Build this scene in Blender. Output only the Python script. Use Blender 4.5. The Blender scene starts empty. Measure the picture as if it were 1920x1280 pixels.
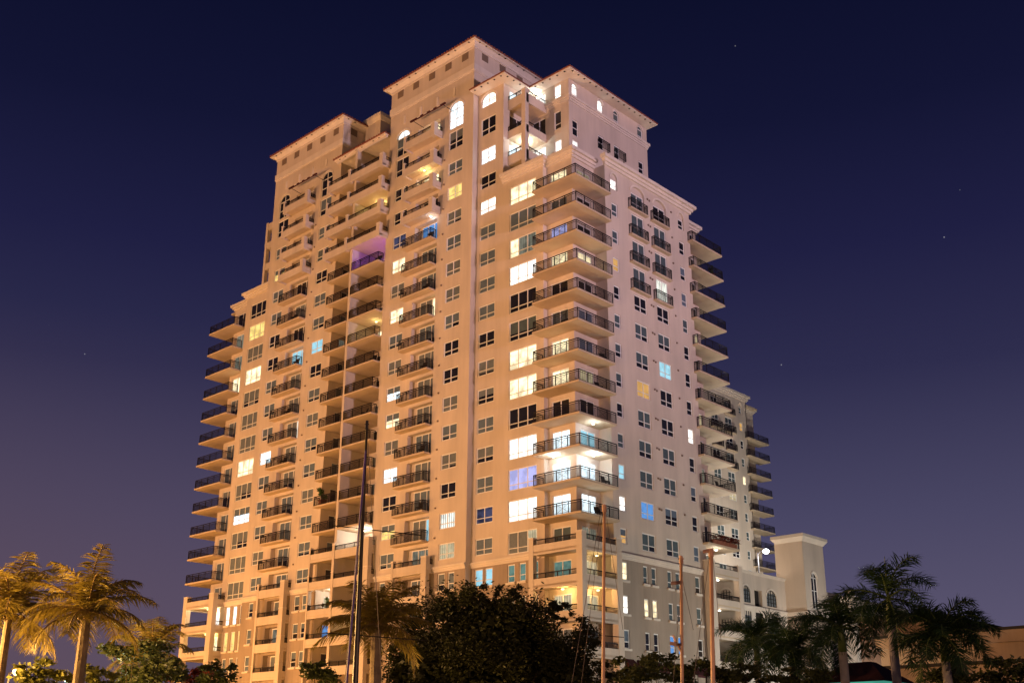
import bpy, math, random
from mathutils import Matrix, Vector

# ------------------------------------------------------------------ camera, sky, exposure
S = bpy.context.scene
COL = S.collection
random.seed(7)
CAMZ = 2.0


def cam_axes():
    pi, ro, ya = 0.327054472, 0.00438992697, 0.754636935
    fw = Vector((-math.sin(ya) * math.cos(pi), math.cos(ya) * math.cos(pi), math.sin(pi)))
    r = Vector((math.cos(ya), math.sin(ya), 0))
    u = r.cross(fw)
    return r * math.cos(ro) + u * math.sin(ro), -r * math.sin(ro) + u * math.cos(ro), fw


CR, CU, CF = cam_axes()
FPX, PPY = 2092.55, 717.56
cam = bpy.data.cameras.new("camera")
cam.sensor_width = 36
cam.lens = FPX / 1920 * 36
cam.shift_y = (PPY - 640) / 1920
cam.clip_start = 0.2
cam.clip_end = 5000
camo = bpy.data.objects.new("camera", cam)
COL.objects.link(camo)
M = Matrix((CR, CU, -CF)).transposed().to_4x4()
M.translation = (0, 0, CAMZ)
camo.matrix_world = M
S.camera = camo
S.view_settings.view_transform = 'Standard'
S.view_settings.look = 'None'
S.view_settings.gamma = 1
S.view_settings.exposure = 0
S.cycles.use_denoising = True
S.cycles.max_bounces = 6
S.cycles.diffuse_bounces = 3
S.cycles.sample_clamp_indirect = 6
S.render.film_transparent = False


def at(px, py, dist):
    """point on the ray through a photo pixel, at a horizontal distance"""
    d = CF * FPX + CR * (px - 960) - CU * (py - PPY)
    d /= math.hypot(d.x, d.y)
    return Vector((d.x * dist, d.y * dist, CAMZ + d.z * dist))


def lin(r, g, b):
    f = lambda c: ((c / 255 + 0.055) / 1.055) ** 2.4 if c > 10 else c / 255 / 12.92
    return (f(r), f(g), f(b), 1)


W = bpy.data.worlds.new("World")
S.world = W
W.use_nodes = True
nt = W.node_tree
nt.nodes.clear()
N = nt.nodes.new
L = nt.links.new
wo = N('ShaderNodeOutputWorld')
bg = N('ShaderNodeBackground')
tc = N('ShaderNodeTexCoord')
sep = N('ShaderNodeSeparateXYZ')
L(tc.outputs['Generated'], sep.inputs[0])
ramp = N('ShaderNodeValToRGB')
e = ramp.color_ramp.elements
e[0].position = 0.0
e[0].color = lin(104, 94, 116)
e[1].position = 0.62
e[1].color = lin(12, 15, 42)
for p, c in ((0.10, (90, 84, 110)), (0.20, (73, 70, 99)), (0.32, (46, 45, 77)), (0.42, (31, 31, 66)), (0.52, (19, 21, 51))):
    q = e.new(p)
    q.color = lin(*c)
L(sep.outputs[2], ramp.inputs[0])
# warm city glow towards the left of the picture, low down
dot = N('ShaderNodeVectorMath')
dot.operation = 'DOT_PRODUCT'
ga = math.radians(-80)
dot.inputs[1].default_value = (math.sin(ga), math.cos(ga), 0.0)
L(tc.outputs['Generated'], dot.inputs[0])
gr = N('ShaderNodeMapRange')
gr.inputs[1].default_value = 0.80
gr.inputs[2].default_value = 1.02
L(dot.outputs['Value'], gr.inputs[0])
gz = N('ShaderNodeMapRange')
gz.inputs[1].default_value = 0.36
gz.inputs[2].default_value = 0.02
L(sep.outputs[2], gz.inputs[0])
gm = N('ShaderNodeMath')
gm.operation = 'MULTIPLY'
L(gr.outputs[0], gm.inputs[0])
L(gz.outputs[0], gm.inputs[1])
mx = N('ShaderNodeMix')
mx.data_type = 'RGBA'
L(gm.outputs[0], mx.inputs[0])
L(ramp.outputs[0], mx.inputs[6])
mx.inputs[7].default_value = lin(92, 70, 80)
# a few faint stars
vo = N('ShaderNodeTexVoronoi')
vo.inputs['Scale'].default_value = 42
L(tc.outputs['Generated'], vo.inputs['Vector'])
st = N('ShaderNodeMapRange')
st.inputs[1].default_value = 0.030
st.inputs[2].default_value = 0.012
st.inputs[3].default_value = 0
st.inputs[4].default_value = 1
L(vo.outputs['Distance'], st.inputs[0])
sc = N('ShaderNodeSeparateColor')
L(vo.outputs['Color'], sc.inputs[0])
sg = N('ShaderNodeMapRange')
sg.inputs[1].default_value = 0.55
sg.inputs[2].default_value = 1.0
sg.inputs[4].default_value = 0.35
L(sc.outputs[0], sg.inputs[0])
sm = N('ShaderNodeMath')
sm.operation = 'MULTIPLY'
L(st.outputs[0], sm.inputs[0])
L(sg.outputs[0], sm.inputs[1])
add = N('ShaderNodeMix')
add.data_type = 'RGBA'
add.blend_type = 'ADD'
add.inputs[0].default_value = 1
L(mx.outputs[2], add.inputs[6])
L(sm.outputs[0], add.inputs[7])
L(add.outputs[2], bg.inputs[0])
bg.inputs[1].default_value = 1.0
L(bg.outputs[0], wo.inputs[0])


# ------------------------------------------------------------------ materials
MATS = {}


def mat(name, col, rough=0.7, spec=0.3, noise=0.0, nscale=1.0, bump=0.0, bscale=20.0, streak=0.0, metallic=0.0, trans=0.0):
    m = bpy.data.materials.new(name)
    m.use_nodes = True
    t = m.node_tree
    b = t.nodes['Principled BSDF']
    b.inputs['Base Color'].default_value = (*col, 1)
    b.inputs['Roughness'].default_value = rough
    b.inputs['Metallic'].default_value = metallic
    b.inputs['Specular IOR Level'].default_value = spec
    g = t.nodes.new('ShaderNodeNewGeometry')
    if noise:
        n = t.nodes.new('ShaderNodeTexNoise')
        n.inputs['Scale'].default_value = nscale
        n.inputs['Detail'].default_value = 5
        mp = t.nodes.new('ShaderNodeMapping')
        mp.inputs['Scale'].default_value = (1, 1, 0.35 if streak else 1)
        t.links.new(g.outputs['Position'], mp.inputs[0])
        t.links.new(mp.outputs[0], n.inputs['Vector'])
        r = t.nodes.new('ShaderNodeMapRange')
        r.inputs[1].default_value = 0.3
        r.inputs[2].default_value = 0.7
        r.inputs[3].default_value = 1 - noise
        r.inputs[4].default_value = 1 + noise * 0.6
        t.links.new(n.outputs[0], r.inputs[0])
        v = t.nodes.new('ShaderNodeVectorMath')
        v.operation = 'SCALE'
        v.inputs[0].default_value = col
        last = r.outputs[0]
        if streak:
            n2 = t.nodes.new('ShaderNodeTexNoise')
            n2.inputs['Scale'].default_value = 2.2
            n2.inputs['Detail'].default_value = 3
            m2 = t.nodes.new('ShaderNodeMapping')
            m2.inputs['Scale'].default_value = (1, 1, 0.06)
            t.links.new(g.outputs['Position'], m2.inputs[0])
            t.links.new(m2.outputs[0], n2.inputs['Vector'])
            r2 = t.nodes.new('ShaderNodeMapRange')
            r2.inputs[1].default_value = 0.35
            r2.inputs[2].default_value = 0.62
            r2.inputs[3].default_value = 1 - streak
            r2.inputs[4].default_value = 1
            t.links.new(n2.outputs[0], r2.inputs[0])
            mm = t.nodes.new('ShaderNodeMath')
            mm.operation = 'MULTIPLY'
            t.links.new(last, mm.inputs[0])
            t.links.new(r2.outputs[0], mm.inputs[1])
            last = mm.outputs[0]
        t.links.new(last, v.inputs['Scale'])
        t.links.new(v.outputs[0], b.inputs['Base Color'])
    if bump:
        n = t.nodes.new('ShaderNodeTexNoise')
        n.inputs['Scale'].default_value = bscale
        n.inputs['Detail'].default_value = 4
        t.links.new(g.outputs['Position'], n.inputs['Vector'])
        bp = t.nodes.new('ShaderNodeBump')
        bp.inputs['Strength'].default_value = bump
        bp.inputs['Distance'].default_value = 0.05
        t.links.new(n.outputs[0], bp.inputs['Height'])
        t.links.new(bp.outputs[0], b.inputs['Normal'])
    if trans:
        tr = t.nodes.new('ShaderNodeBsdfTranslucent')
        tr.inputs[0].default_value = (*[min(1, c * 1.3) for c in col], 1)
        ms = t.nodes.new('ShaderNodeMixShader')
        ms.inputs[0].default_value = trans
        o = t.nodes['Material Output']
        t.links.new(b.outputs[0], ms.inputs[1])
        t.links.new(tr.outputs[0], ms.inputs[2])
        t.links.new(ms.outputs[0], o.inputs[0])
    MATS[name] = m
    return m


def emit(name, col, strength, var=0.35, stripes=0.0, vs=1.1):
    """a lit window: light coming through glass and curtains, uneven like a furnished room"""
    m = bpy.data.materials.new(name)
    m.use_nodes = True
    t = m.node_tree
    t.nodes.clear()
    o = t.nodes.new('ShaderNodeOutputMaterial')
    em = t.nodes.new('ShaderNodeEmission')
    em.inputs[0].default_value = (*col, 1)
    g = t.nodes.new('ShaderNodeNewGeometry')
    n = t.nodes.new('ShaderNodeTexNoise')
    n.inputs['Scale'].default_value = vs
    n.inputs['Detail'].default_value = 3
    t.links.new(g.outputs['Position'], n.inputs['Vector'])
    r = t.nodes.new('ShaderNodeMapRange')
    r.inputs[1].default_value = 0.38
    r.inputs[2].default_value = 0.56
    r.inputs[3].default_value = strength * (1 - var)
    r.inputs[4].default_value = strength
    t.links.new(n.outputs[0], r.inputs[0])
    last = r.outputs[0]
    if stripes:
        w = t.nodes.new('ShaderNodeTexWave')
        w.bands_direction = 'DIAGONAL'
        mp = t.nodes.new('ShaderNodeMapping')
        mp.inputs['Scale'].default_value = (1.3, 1.3, 0)
        t.links.new(g.outputs['Position'], mp.inputs[0])
        t.links.new(mp.outputs[0], w.inputs['Vector'])
        w.inputs['Scale'].default_value = 1.6
        w.inputs['Distortion'].default_value = 1.5
        r2 = t.nodes.new('ShaderNodeMapRange')
        r2.inputs[3].default_value = 1 - stripes
        t.links.new(w.outputs['Fac'], r2.inputs[0])
        mm = t.nodes.new('ShaderNodeMath')
        mm.operation = 'MULTIPLY'
        t.links.new(last, mm.inputs[0])
        t.links.new(r2.outputs[0], mm.inputs[1])
        last = mm.outputs[0]
    t.links.new(last, em.inputs[1])
    t.links.new(em.outputs[0], o.inputs[0])
    MATS[name] = m
    return m


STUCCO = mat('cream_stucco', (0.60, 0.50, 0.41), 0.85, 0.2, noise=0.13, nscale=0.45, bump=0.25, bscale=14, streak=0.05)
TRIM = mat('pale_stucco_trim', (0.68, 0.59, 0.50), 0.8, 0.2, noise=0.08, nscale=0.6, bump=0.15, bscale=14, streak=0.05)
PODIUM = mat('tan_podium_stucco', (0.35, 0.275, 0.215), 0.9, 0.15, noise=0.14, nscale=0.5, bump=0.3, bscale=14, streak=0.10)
SLABM = mat('balcony_slab_bounce_tint', (0.53, 0.41, 0.29), 0.8, 0.2, noise=0.08, nscale=0.9)  # slab colour darkened and warmed to imitate orange bounce light on the soffits
FRAME = mat('white_window_frame', (0.76, 0.73, 0.70), 0.5, 0.4)
RAILM = mat('dark_bronze_railing', (0.011, 0.008, 0.008), 0.6, 0.25)
GLASS = mat('dark_window_glass', (0.016, 0.016, 0.02), 0.06, 0.5)
BLIND = mat('grey_blind_sky_tint', (0.115, 0.155, 0.20), 0.35, 0.4, noise=0.15, nscale=2.5)  # bluish tint in the colour stands in for sky reflected in the panes
BLIND2 = mat('pale_blind_sky_tint', (0.145, 0.168, 0.185), 0.4, 0.35, noise=0.15, nscale=2.5)  # paler blind, sky reflection mixed into its colour as well
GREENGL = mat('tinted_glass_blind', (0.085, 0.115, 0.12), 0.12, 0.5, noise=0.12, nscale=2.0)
TILE = mat('terracotta_roof_tile', (0.24, 0.085, 0.05), 0.8, 0.2, noise=0.25, nscale=3, bump=0.6, bscale=6)
VENTM = mat('brown_louvre', (0.20, 0.145, 0.11), 0.7, 0.2)
DARK = mat('dark_recess', (0.02, 0.017, 0.015), 0.7, 0.2)
AWN = mat('maroon_awning_canvas', (0.06, 0.018, 0.018), 0.8, 0.1)
emit('lit_white', (1.0, 0.97, 0.90), 2.1, 0.4)
emit('lit_warm', (1.0, 0.83, 0.50), 1.9, 0.5)
emit('lit_yellow', (1.0, 0.72, 0.22), 1.25, 0.35)
emit('lit_amber', (1.0, 0.55, 0.18), 0.70, 0.2)
emit('lit_blue', (0.16, 0.42, 0.95), 0.75, 0.22)
emit('lit_cyan', (0.42, 0.80, 0.95), 1.0, 0.2)
emit('lit_cool', (0.78, 0.93, 1.0), 2.2, 0.4)
emit('lit_lavender', (0.55, 0.55, 1.0), 1.05, 0.3)
emit('lit_teal', (0.34, 0.60, 0.50), 0.42, 0.4)
emit('lit_dim', (0.75, 0.72, 0.55), 0.32, 0.4, stripes=0.4)
emit('lit_cream', (1.0, 0.82, 0.50), 0.72, 0.3, stripes=0.35)
emit('lit_dimblue', (0.22, 0.22, 0.42), 0.30, 0.6)
emit('lit_curtain', (0.95, 0.95, 0.85), 1.5, 0.3, stripes=0.65)
LITSET = set(k for k in MATS if k.startswith('lit_'))
emit('purple_glow', (0.45, 0.12, 1.0), 8, 0.1)
emit('lamp_sodium', (1.0, 0.55, 0.18), 14, 0.02)
emit('lamp_white', (0.92, 0.97, 1.0), 26, 0.02)
emit('lamp_green', (0.55, 1.0, 0.85), 9, 0.02)
emit('ceiling_white', (1.0, 0.95, 0.85), 9, 0.02)
emit('ceiling_yellow', (1.0, 0.78, 0.35), 6, 0.02)


# ------------------------------------------------------------------ mesh builder
class MB:
    def __init__(s):
        s.v, s.f, s.m, s.ms = [], [], [], []

    def mi(s, m):
        if isinstance(m, str):
            m = MATS[m]
        if m not in s.ms:
            s.ms.append(m)
        return s.ms.index(m)

    def poly(s, pts, m):
        k = len(s.v)
        s.v.extend([tuple(p) for p in pts])
        s.f.append(tuple(range(k, k + len(pts))))
        s.m.append(s.mi(m))
        return s

    def box(s, x0, x1, y0, y1, z0, z1, m):
        if x1 < x0:
            x0, x1 = x1, x0
        if y1 < y0:
            y0, y1 = y1, y0
        k = len(s.v)
        s.v.extend([(x, y, z) for z in (z0, z1) for y in (y0, y1) for x in (x0, x1)])
        i = s.mi(m)
        for q in ((0, 2, 3, 1), (4, 5, 7, 6), (0, 1, 5, 4), (2, 6, 7, 3), (0, 4, 6, 2), (1, 3, 7, 5)):
            s.f.append(tuple(k + a for a in q))
            s.m.append(i)
        return s

    def frustum(s, a, za, b, zb, m, cap=True):
        """a, b = (x0,x1,y0,y1)"""
        k = len(s.v)
        for (r, z) in ((a, za), (b, zb)):
            s.v.extend([(r[0], r[2], z), (r[1], r[2], z), (r[1], r[3], z), (r[0], r[3], z)])
        i = s.mi(m)
        fs = [(0, 1, 5, 4), (1, 2, 6, 5), (2, 3, 7, 6), (3, 0, 4, 7)]
        if cap:
            fs += [(3, 2, 1, 0), (4, 5, 6, 7)]
        for q in fs:
            s.f.append(tuple(k + t for t in q))
            s.m.append(i)
        return s

    def prism(s, poly, z0, z1, m):
        n = len(poly)
        k = len(s.v)
        s.v.extend([(p[0], p[1], z0) for p in poly] + [(p[0], p[1], z1) for p in poly])
        i = s.mi(m)
        s.f.append(tuple(k + j for j in reversed(range(n))))
        s.f.append(tuple(k + n + j for j in range(n)))
        s.m += [i, i]
        for j in range(n):
            s.f.append((k + j, k + (j + 1) % n, k + n + (j + 1) % n, k + n + j))
            s.m.append(i)
        return s

    def tube(s, pts, rad, m, n=8, cap=True):
        if not hasattr(rad, '__len__'):
            rad = [rad] * len(pts)
        pts = [Vector(p) for p in pts]
        k = len(s.v)
        i = s.mi(m)
        for j, p in enumerate(pts):
            d = (pts[min(j + 1, len(pts) - 1)] - pts[max(j - 1, 0)]).normalized()
            a = d.cross(Vector((0, 0, 1)))
            if a.length < 1e-3:
                a = Vector((1, 0, 0))
            a.normalize()
            b = d.cross(a)
            for t in range(n):
                w = 2 * math.pi * t / n
                s.v.append(tuple(p + (a * math.cos(w) + b * math.sin(w)) * rad[j]))
        for j in range(len(pts) - 1):
            for t in range(n):
                s.f.append((k + j * n + t, k + j * n + (t + 1) % n, k + (j + 1) * n + (t + 1) % n, k + (j + 1) * n + t))
                s.m.append(i)
        if cap:
            s.f.append(tuple(k + t for t in range(n)))
            s.f.append(tuple(k + (len(pts) - 1) * n + t for t in reversed(range(n))))
            s.m += [i, i]
        return s

    def ball(s, c, r, m, n=10, sz=1.0):
        c = Vector(c)
        k = len(s.v)
        i = s.mi(m)
        R = n // 2
        for a in range(R + 1):
            ph = math.pi * a / R
            for t in range(n):
                w = 2 * math.pi * t / n
                s.v.append((c.x + r * math.sin(ph) * math.cos(w), c.y + r * math.sin(ph) * math.sin(w), c.z + r * sz * math.cos(ph)))
        for a in range(R):
            for t in range(n):
                s.f.append((k + a * n + t, k + (a + 1) * n + t, k + (a + 1) * n + (t + 1) % n, k + a * n + (t + 1) % n))
                s.m.append(i)
        return s

    def mesh(s, name):
        me = bpy.data.meshes.new(name)
        me.from_pydata(s.v, [], s.f)
        for m in s.ms:
            me.materials.append(m)
        me.polygons.foreach_set('material_index', s.m)
        me.update()
        return me

    def build(s, name, parent=None, loc=(0, 0, 0), rz=0, smooth=False):
        me = s.mesh(name)
        if smooth:
            me.polygons.foreach_set('use_smooth', [True] * len(me.polygons))
        return place(name, me, parent, loc, rz)


def place(name, me, parent=None, loc=(0, 0, 0), rz=0):
    o = bpy.data.objects.new(name, me)
    COL.objects.link(o)
    o.location = loc
    o.rotation_euler = (0, 0, rz)
    if parent:
        o.parent = parent
        if parent.name in WORLD_ROOTS:      # parts of a building are given in world coordinates
            o.matrix_parent_inverse = Matrix.Translation(-parent.location)
    return o


WORLD_ROOTS = set()


def tag(o, label, cat, group=None, kind=None):
    if label:
        o['label'] = label
    if cat:
        o['category'] = cat
    if group:
        o['group'] = group
    if kind:
        o['kind'] = kind
    return o


def empty(name, loc, label, cat, group=None, rz=0):
    o = bpy.data.objects.new(name, None)
    COL.objects.link(o)
    o.location = loc
    o.rotation_euler = (0, 0, rz)
    return tag(o, label, cat, group)


# frames: local (u right, d inward, v up).  front walls face -Y, side walls face +X
class Fr:
    def __init__(s, side, c):
        s.side, s.c = side, c

    def p(s, u, d, v):
        return (u, s.c + d, v) if s.side == 'F' else (s.c - d, u, v)

    @property
    def rz(s):
        return 0 if s.side == 'F' else math.pi / 2


def arch_pts(u0, u1, spring, top, n=10):
    c, a, b = (u0 + u1) / 2, (u1 - u0) / 2, top - spring
    return [(c - a * math.cos(math.pi * i / n), spring + b * math.sin(math.pi * i / n)) for i in range(n + 1)]


def wall_panel(mb, fr, u0, u1, v0, v1, holes, m, rm=None):
    """holes: (u0,u1,v0,v1,depth,arch_spring or None,fill bool)"""
    rm = rm or m
    us = sorted(set([u0, u1] + [h[0] for h in holes] + [h[1] for h in holes]))
    vs = sorted(set([v0, v1] + [h[2] for h in holes] + [h[3] for h in holes]))
    us = [u for u in us if u0 <= u <= u1]
    vs = [v for v in vs if v0 <= v <= v1]
    for j in range(len(vs) - 1):
        run = None
        for i in range(len(us)):
            solid = False
            if i < len(us) - 1:
                cu, cv = (us[i] + us[i + 1]) / 2, (vs[j] + vs[j + 1]) / 2
                solid = not any(h[0] < cu < h[1] and h[2] < cv < h[3] for h in holes)
            if solid and run is None:
                run = us[i]
            if not solid and run is not None:
                mb.poly([fr.p(run, 0, vs[j]), fr.p(us[i], 0, vs[j]), fr.p(us[i], 0, vs[j + 1]), fr.p(run, 0, vs[j + 1])], m)
                run = None
    for h in holes:
        a, b, c, d, dp, sp = h[:6]
        P = fr.p
        if sp is None:
            ring = [(a, c), (b, c), (b, d), (a, d)]
        else:
            ar = arch_pts(a, b, sp, d)
            ring = [(a, c), (b, c)] + ar[::-1]
            k = len(ar) // 2
            mb.poly([P(u, 0, v) for u, v in ar[:k + 1]] + [P(a, 0, d)], m)
            mb.poly([P(u, 0, v) for u, v in ar[k:]] + [P(b, 0, d)], m)
        if sp is not None:
            w = .09 + .05 * (b - a)
            ou = arch_pts(a - w, b + w, sp, d + w)
            for i in range(len(ar) - 1):
                mb.poly([P(ar[i][0], -.06, ar[i][1]), P(ar[i + 1][0], -.06, ar[i + 1][1]), P(ou[i + 1][0], -.06, ou[i + 1][1]), P(ou[i][0], -.06, ou[i][1])], TRIM)
                mb.poly([P(ou[i][0], -.06, ou[i][1]), P(ou[i + 1][0], -.06, ou[i + 1][1]), P(ou[i + 1][0], 0, ou[i + 1][1]), P(ou[i][0], 0, ou[i][1])], TRIM)
                mb.poly([P(ar[i][0], -.06, ar[i][1]), P(ar[i + 1][0], -.06, ar[i + 1][1]), P(ar[i + 1][0], 0, ar[i + 1][1]), P(ar[i][0], 0, ar[i][1])], TRIM)
        for i in range(len(ring)):
            q, r = ring[i], ring[(i + 1) % len(ring)]
            mb.poly([P(q[0], 0, q[1]), P(q[0], dp, q[1]), P(r[0], dp, r[1]), P(r[0], 0, r[1])], rm)
        if len(h) > 6 and h[6]:
            mb.poly([P(u, dp, v) for u, v in ring], rm)


# ------------------------------------------------------------------ windows, doors, railings
CACHE = {}


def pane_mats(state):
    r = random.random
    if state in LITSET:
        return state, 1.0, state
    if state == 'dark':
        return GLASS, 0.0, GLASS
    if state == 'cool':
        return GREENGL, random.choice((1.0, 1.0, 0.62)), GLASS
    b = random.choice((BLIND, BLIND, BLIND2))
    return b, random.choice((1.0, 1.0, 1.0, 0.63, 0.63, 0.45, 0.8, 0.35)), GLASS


def window(parent, fr, u0, u1, v0, v1, cols, split, state, name, d=0.12, arch=None, label=None, sill=False, part=None):
    """frame mesh with a pane child; split = height share of the lower row of sashes (0 = none)"""
    w, h = round(u1 - u0, 2), round(v1 - v0, 2)
    var = random.randrange(7)
    key = (name, w, h, cols, split, state, var, arch and round(arch - v0, 2), sill, part)
    if key not in CACHE:
        f, p = MB(), MB()
        fw, t = 0.10, 0.07
        lit = state in LITSET
        up, frac, low = pane_mats(state)
        sp = (arch - v0) if arch else h
        if arch:
            ar = arch_pts(0, w, sp, h, 12)
            inr = arch_pts(fw, w - fw, sp, h - fw, 12)
            for i in range(12):
                a, b, c, e2 = ar[i], ar[i + 1], inr[i + 1], inr[i]
                f.poly([(a[0], 0, a[1]), (b[0], 0, b[1]), (c[0], 0, c[1]), (e2[0], 0, e2[1])], FRAME)
            p.poly([(q[0], 0.05, q[1]) for q in inr], 'lit_cool' if part == 'archtop' else up)
            f.box(0, w, 0, t, sp - 0.04, sp + 0.04, FRAME)
        else:
            f.box(0, w, 0, t, h - fw, h, FRAME)
        f.box(0, w, 0, t, 0, fw, FRAME)
        f.box(0, fw, 0, t, fw, sp if arch else h - fw, FRAME)
        f.box(w - fw, w, 0, t, fw, sp if arch else h - fw, FRAME)
        for i in range(1, cols):
            x = w * i / cols
            f.box(x - 0.045, x + 0.045, 0, t, fw, h - fw, FRAME)
        zs = h * split if split else 0
        if split:
            for i in range(cols):
                a = (w * i / cols) + (0.045 if i else fw)
                b = (w * (i + 1) / cols) - (0.045 if i < cols - 1 else fw)
                f.box(a, b, 0, t, zs - 0.035, zs + 0.035, FRAME)
        if sill:
            f.box(-0.12, w + 0.12, -0.24, 0.02, -0.20, -0.004, TRIM)
        top = sp
        drop = top * (1 - frac)
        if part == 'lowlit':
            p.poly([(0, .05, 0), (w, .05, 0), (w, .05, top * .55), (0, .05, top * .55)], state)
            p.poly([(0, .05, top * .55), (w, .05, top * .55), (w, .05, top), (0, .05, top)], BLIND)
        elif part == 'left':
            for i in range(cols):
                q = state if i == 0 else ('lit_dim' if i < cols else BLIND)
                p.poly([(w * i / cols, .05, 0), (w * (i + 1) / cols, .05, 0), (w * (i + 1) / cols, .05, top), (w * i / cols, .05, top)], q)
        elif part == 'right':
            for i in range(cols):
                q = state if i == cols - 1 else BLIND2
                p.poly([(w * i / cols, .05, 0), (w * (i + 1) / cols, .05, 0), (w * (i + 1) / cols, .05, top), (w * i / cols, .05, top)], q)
        else:
            for i in range(cols):
                a, b = w * i / cols, w * (i + 1) / cols
                dr = drop
                if not lit and 0 < frac < 1 and random.random() < 0.25:
                    dr = top * random.choice((0.0, 0.4))
                if dr > 0.02:
                    p.poly([(a, .05, 0), (b, .05, 0), (b, .05, dr), (a, .05, dr)], low)
                if dr < top - 0.02:
                    p.poly([(a, .05, dr), (b, .05, dr), (b, .05, top), (a, .05, top)], up)
        CACHE[key] = (f.mesh(name), p.mesh('pane'))
    fm, pm = CACHE[key]
    o = place(name, fm, parent, fr.p(u0, d - 0.05, v0), fr.rz)
    place('pane', pm, o)
    if label:
        o['label'] = label
    return o


def railing_mesh(path, h, z0=0.0, posts=1.4, bal=0.115, double=True):
    mb = MB()
    t = 0.022
    for a, b in zip(path[:-1], path[1:]):
        a, b = Vector((*a, 0)), Vector((*b, 0))
        ln = (b - a).length
        if ln < 0.05:
            continue
        d = (b - a) / ln
        n = Vector((-d.y, d.x, 0))

        def bar(s0, s1, w, za, zb):
            p = [a + d * s0 - n * w, a + d * s1 - n * w, a + d * s1 + n * w, a + d * s0 + n * w]
            mb.prism([(q.x, q.y) for q in p], za, zb, RAILM)
        bar(-t, ln + t, 0.034, z0 + h - 0.085, z0 + h)
        if double:
            bar(0, ln, 0.02, z0 + h - 0.235, z0 + h - 0.19)
        bar(0, ln, 0.018, z0 + 0.06, z0 + 0.095)
        k = max(1, round(ln / posts))
        for i in range(k + 1):
            s = ln * i / k
            bar(s - 0.03, s + 0.03, 0.03, z0, z0 + h - 0.05)
        if double and ln > 3:                      # crossed braces in the middle panel
            q0, q1 = ln * (k // 2) / k, ln * (k // 2 + 1) / k
            for za, zb in ((z0 + .1, z0 + h - .19), (z0 + h - .19, z0 + .1)):
                pa, pb = a + d * q0, a + d * q1
                mb.tube([(pa.x, pa.y, za), (pb.x, pb.y, zb)], .013, RAILM, 4, cap=False)
        k2 = max(1, round(ln / bal))
        for i in range(1, k2):
            s = ln * i / k2
            bar(s - 0.012, s + 0.012, 0.012, z0 + 0.095, z0 + h - (0.19 if double else 0.05))
    return mb


def F(k):
    return 22.99 + 3.05 * k


# ------------------------------------------------------------------ ground
g = MB()
g.box(-2500, 2500, -2500, 2500, -1.0, 0.0, mat('dusty_ground', (0.20, 0.18, 0.15), 0.95, 0.1, noise=0.25, nscale=0.08))
tag(g.build('ground'), None, None, kind='structure')
g = MB()
g.poly([(-220, 46, .004), (40, 46, .004), (40, 58, .004), (-220, 58, .004)], mat('asphalt', (0.05, 0.05, 0.05), 0.9, 0.2, noise=0.2, nscale=1.5))
for i in range(26):
    g.poly([(-218 + i * 10, 51.9, .008), (-214 + i * 10, 51.9, .008), (-214 + i * 10, 52.05, .008), (-218 + i * 10, 52.05, .008)], mat('road_paint', (0.7, 0.7, 0.66), 0.7) if i == 0 else MATS['road_paint'])
tag(g.build('road'), None, None, kind='structure')
g = MB()
g.box(-220, 40, 58, 74, 0.0, 0.14, mat('paving', (0.33, 0.30, 0.26), 0.9, 0.1, noise=0.15, nscale=0.7))
tag(g.build('pavement'), None, None, kind='structure')

# ------------------------------------------------------------------ the tower
F0, F1 = 75.35, 76.05
tower = empty('apartment_tower', (-95, 87, 0), 'tall cream stucco apartment tower with stacked balconies and many lit windows', 'apartment tower')
WORLD_ROOTS.add('apartment_tower')
ff0, ff1 = Fr('F', F0), Fr('F', F1)
R_, RU = Fr('S', -62.45), Fr('S', -67.1)


def wall(fr, u0, u1, v0, v1, holes, m=None, name='wall', root=None):
    mb = MB()
    wall_panel(mb, fr, u0, u1, v0, v1, holes, m or STUCCO)
    return mb.build(name, root or tower)


def boxpart(name, x0, x1, y0, y1, z0, z1, m, root=None):
    return MB().box(x0, x1, y0, y1, z0, z1, m).build(name, root or tower)


def cornice(fr, u0, u1, z0, z1, proj, e0=True, e1=True, name='cornice', root=None):
    """stepped moulding along a wall; e0/e1 = carry the steps round that end"""
    mb = MB()
    h = z1 - z0
    for a, b, p in ((0.0, 0.30, 0.30), (0.302, 0.62, 0.58), (0.622, 1.0, 1.0)):
        q = proj * p
        x0, x1 = u0 - (q if e0 else 0), u1 + (q if e1 else 0)
        c = [fr.p(x0, -q, 0), fr.p(x1, 0.05, 0)]
        mb.box(c[0][0], c[1][0], c[0][1], c[1][1], z0 + a * h, z0 + b * h, TRIM)
    return mb.build(name, root or tower)


LIT = {}


def lit(col, spec):
    for k, v in spec.items():
        LIT[(col, k)] = v


lit('Cs', {15: 'lit_white', 14: 'dark', 13: 'lit_cool', 12: 'dark', 11: 'lit_white', 6: 'dark', 0: 'lit_dimblue'})
lit('Ct', {11: 'lit_warm', 10: 'g', 9: ('lit_warm', 'left'), 8: 'lit_white', 7: 'dark', 6: 'cool', 5: 'lit_warm', 4: 'lit_warm', 3: 'dark', 2: 'lit_white', 1: 'lit_lavender', 0: 'lit_white', -1: ('lit_cream', 'right')})
lit('Br', {15: 'lit_cool', 14: 'g', 12: 'lit_yellow', 6: 'dark', 5: 'dark', 0: 'lit_curtain', -1: 'lit_cream', 1: 'dark'})
lit('Bl', {15: 'archpart', 14: 'dark', 13: 'dark', 12: 'dark', 11: 'lit_dimblue', 10: 'lit_warm', 8: 'lit_warm', 5: ('lit_cool', 'lowlit'), 4: ('lit_warm', 'lowlit'), 2: 'lit_cool', 1: 'dark', 0: ('lit_yellow', 'lowlit'), 3: 'g'})
lit('Ar', {15: 'dark', 8: 'lit_cyan', 12: 'cool', 11: 'dark', 7: 'dark', 10: 'g'})
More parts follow.
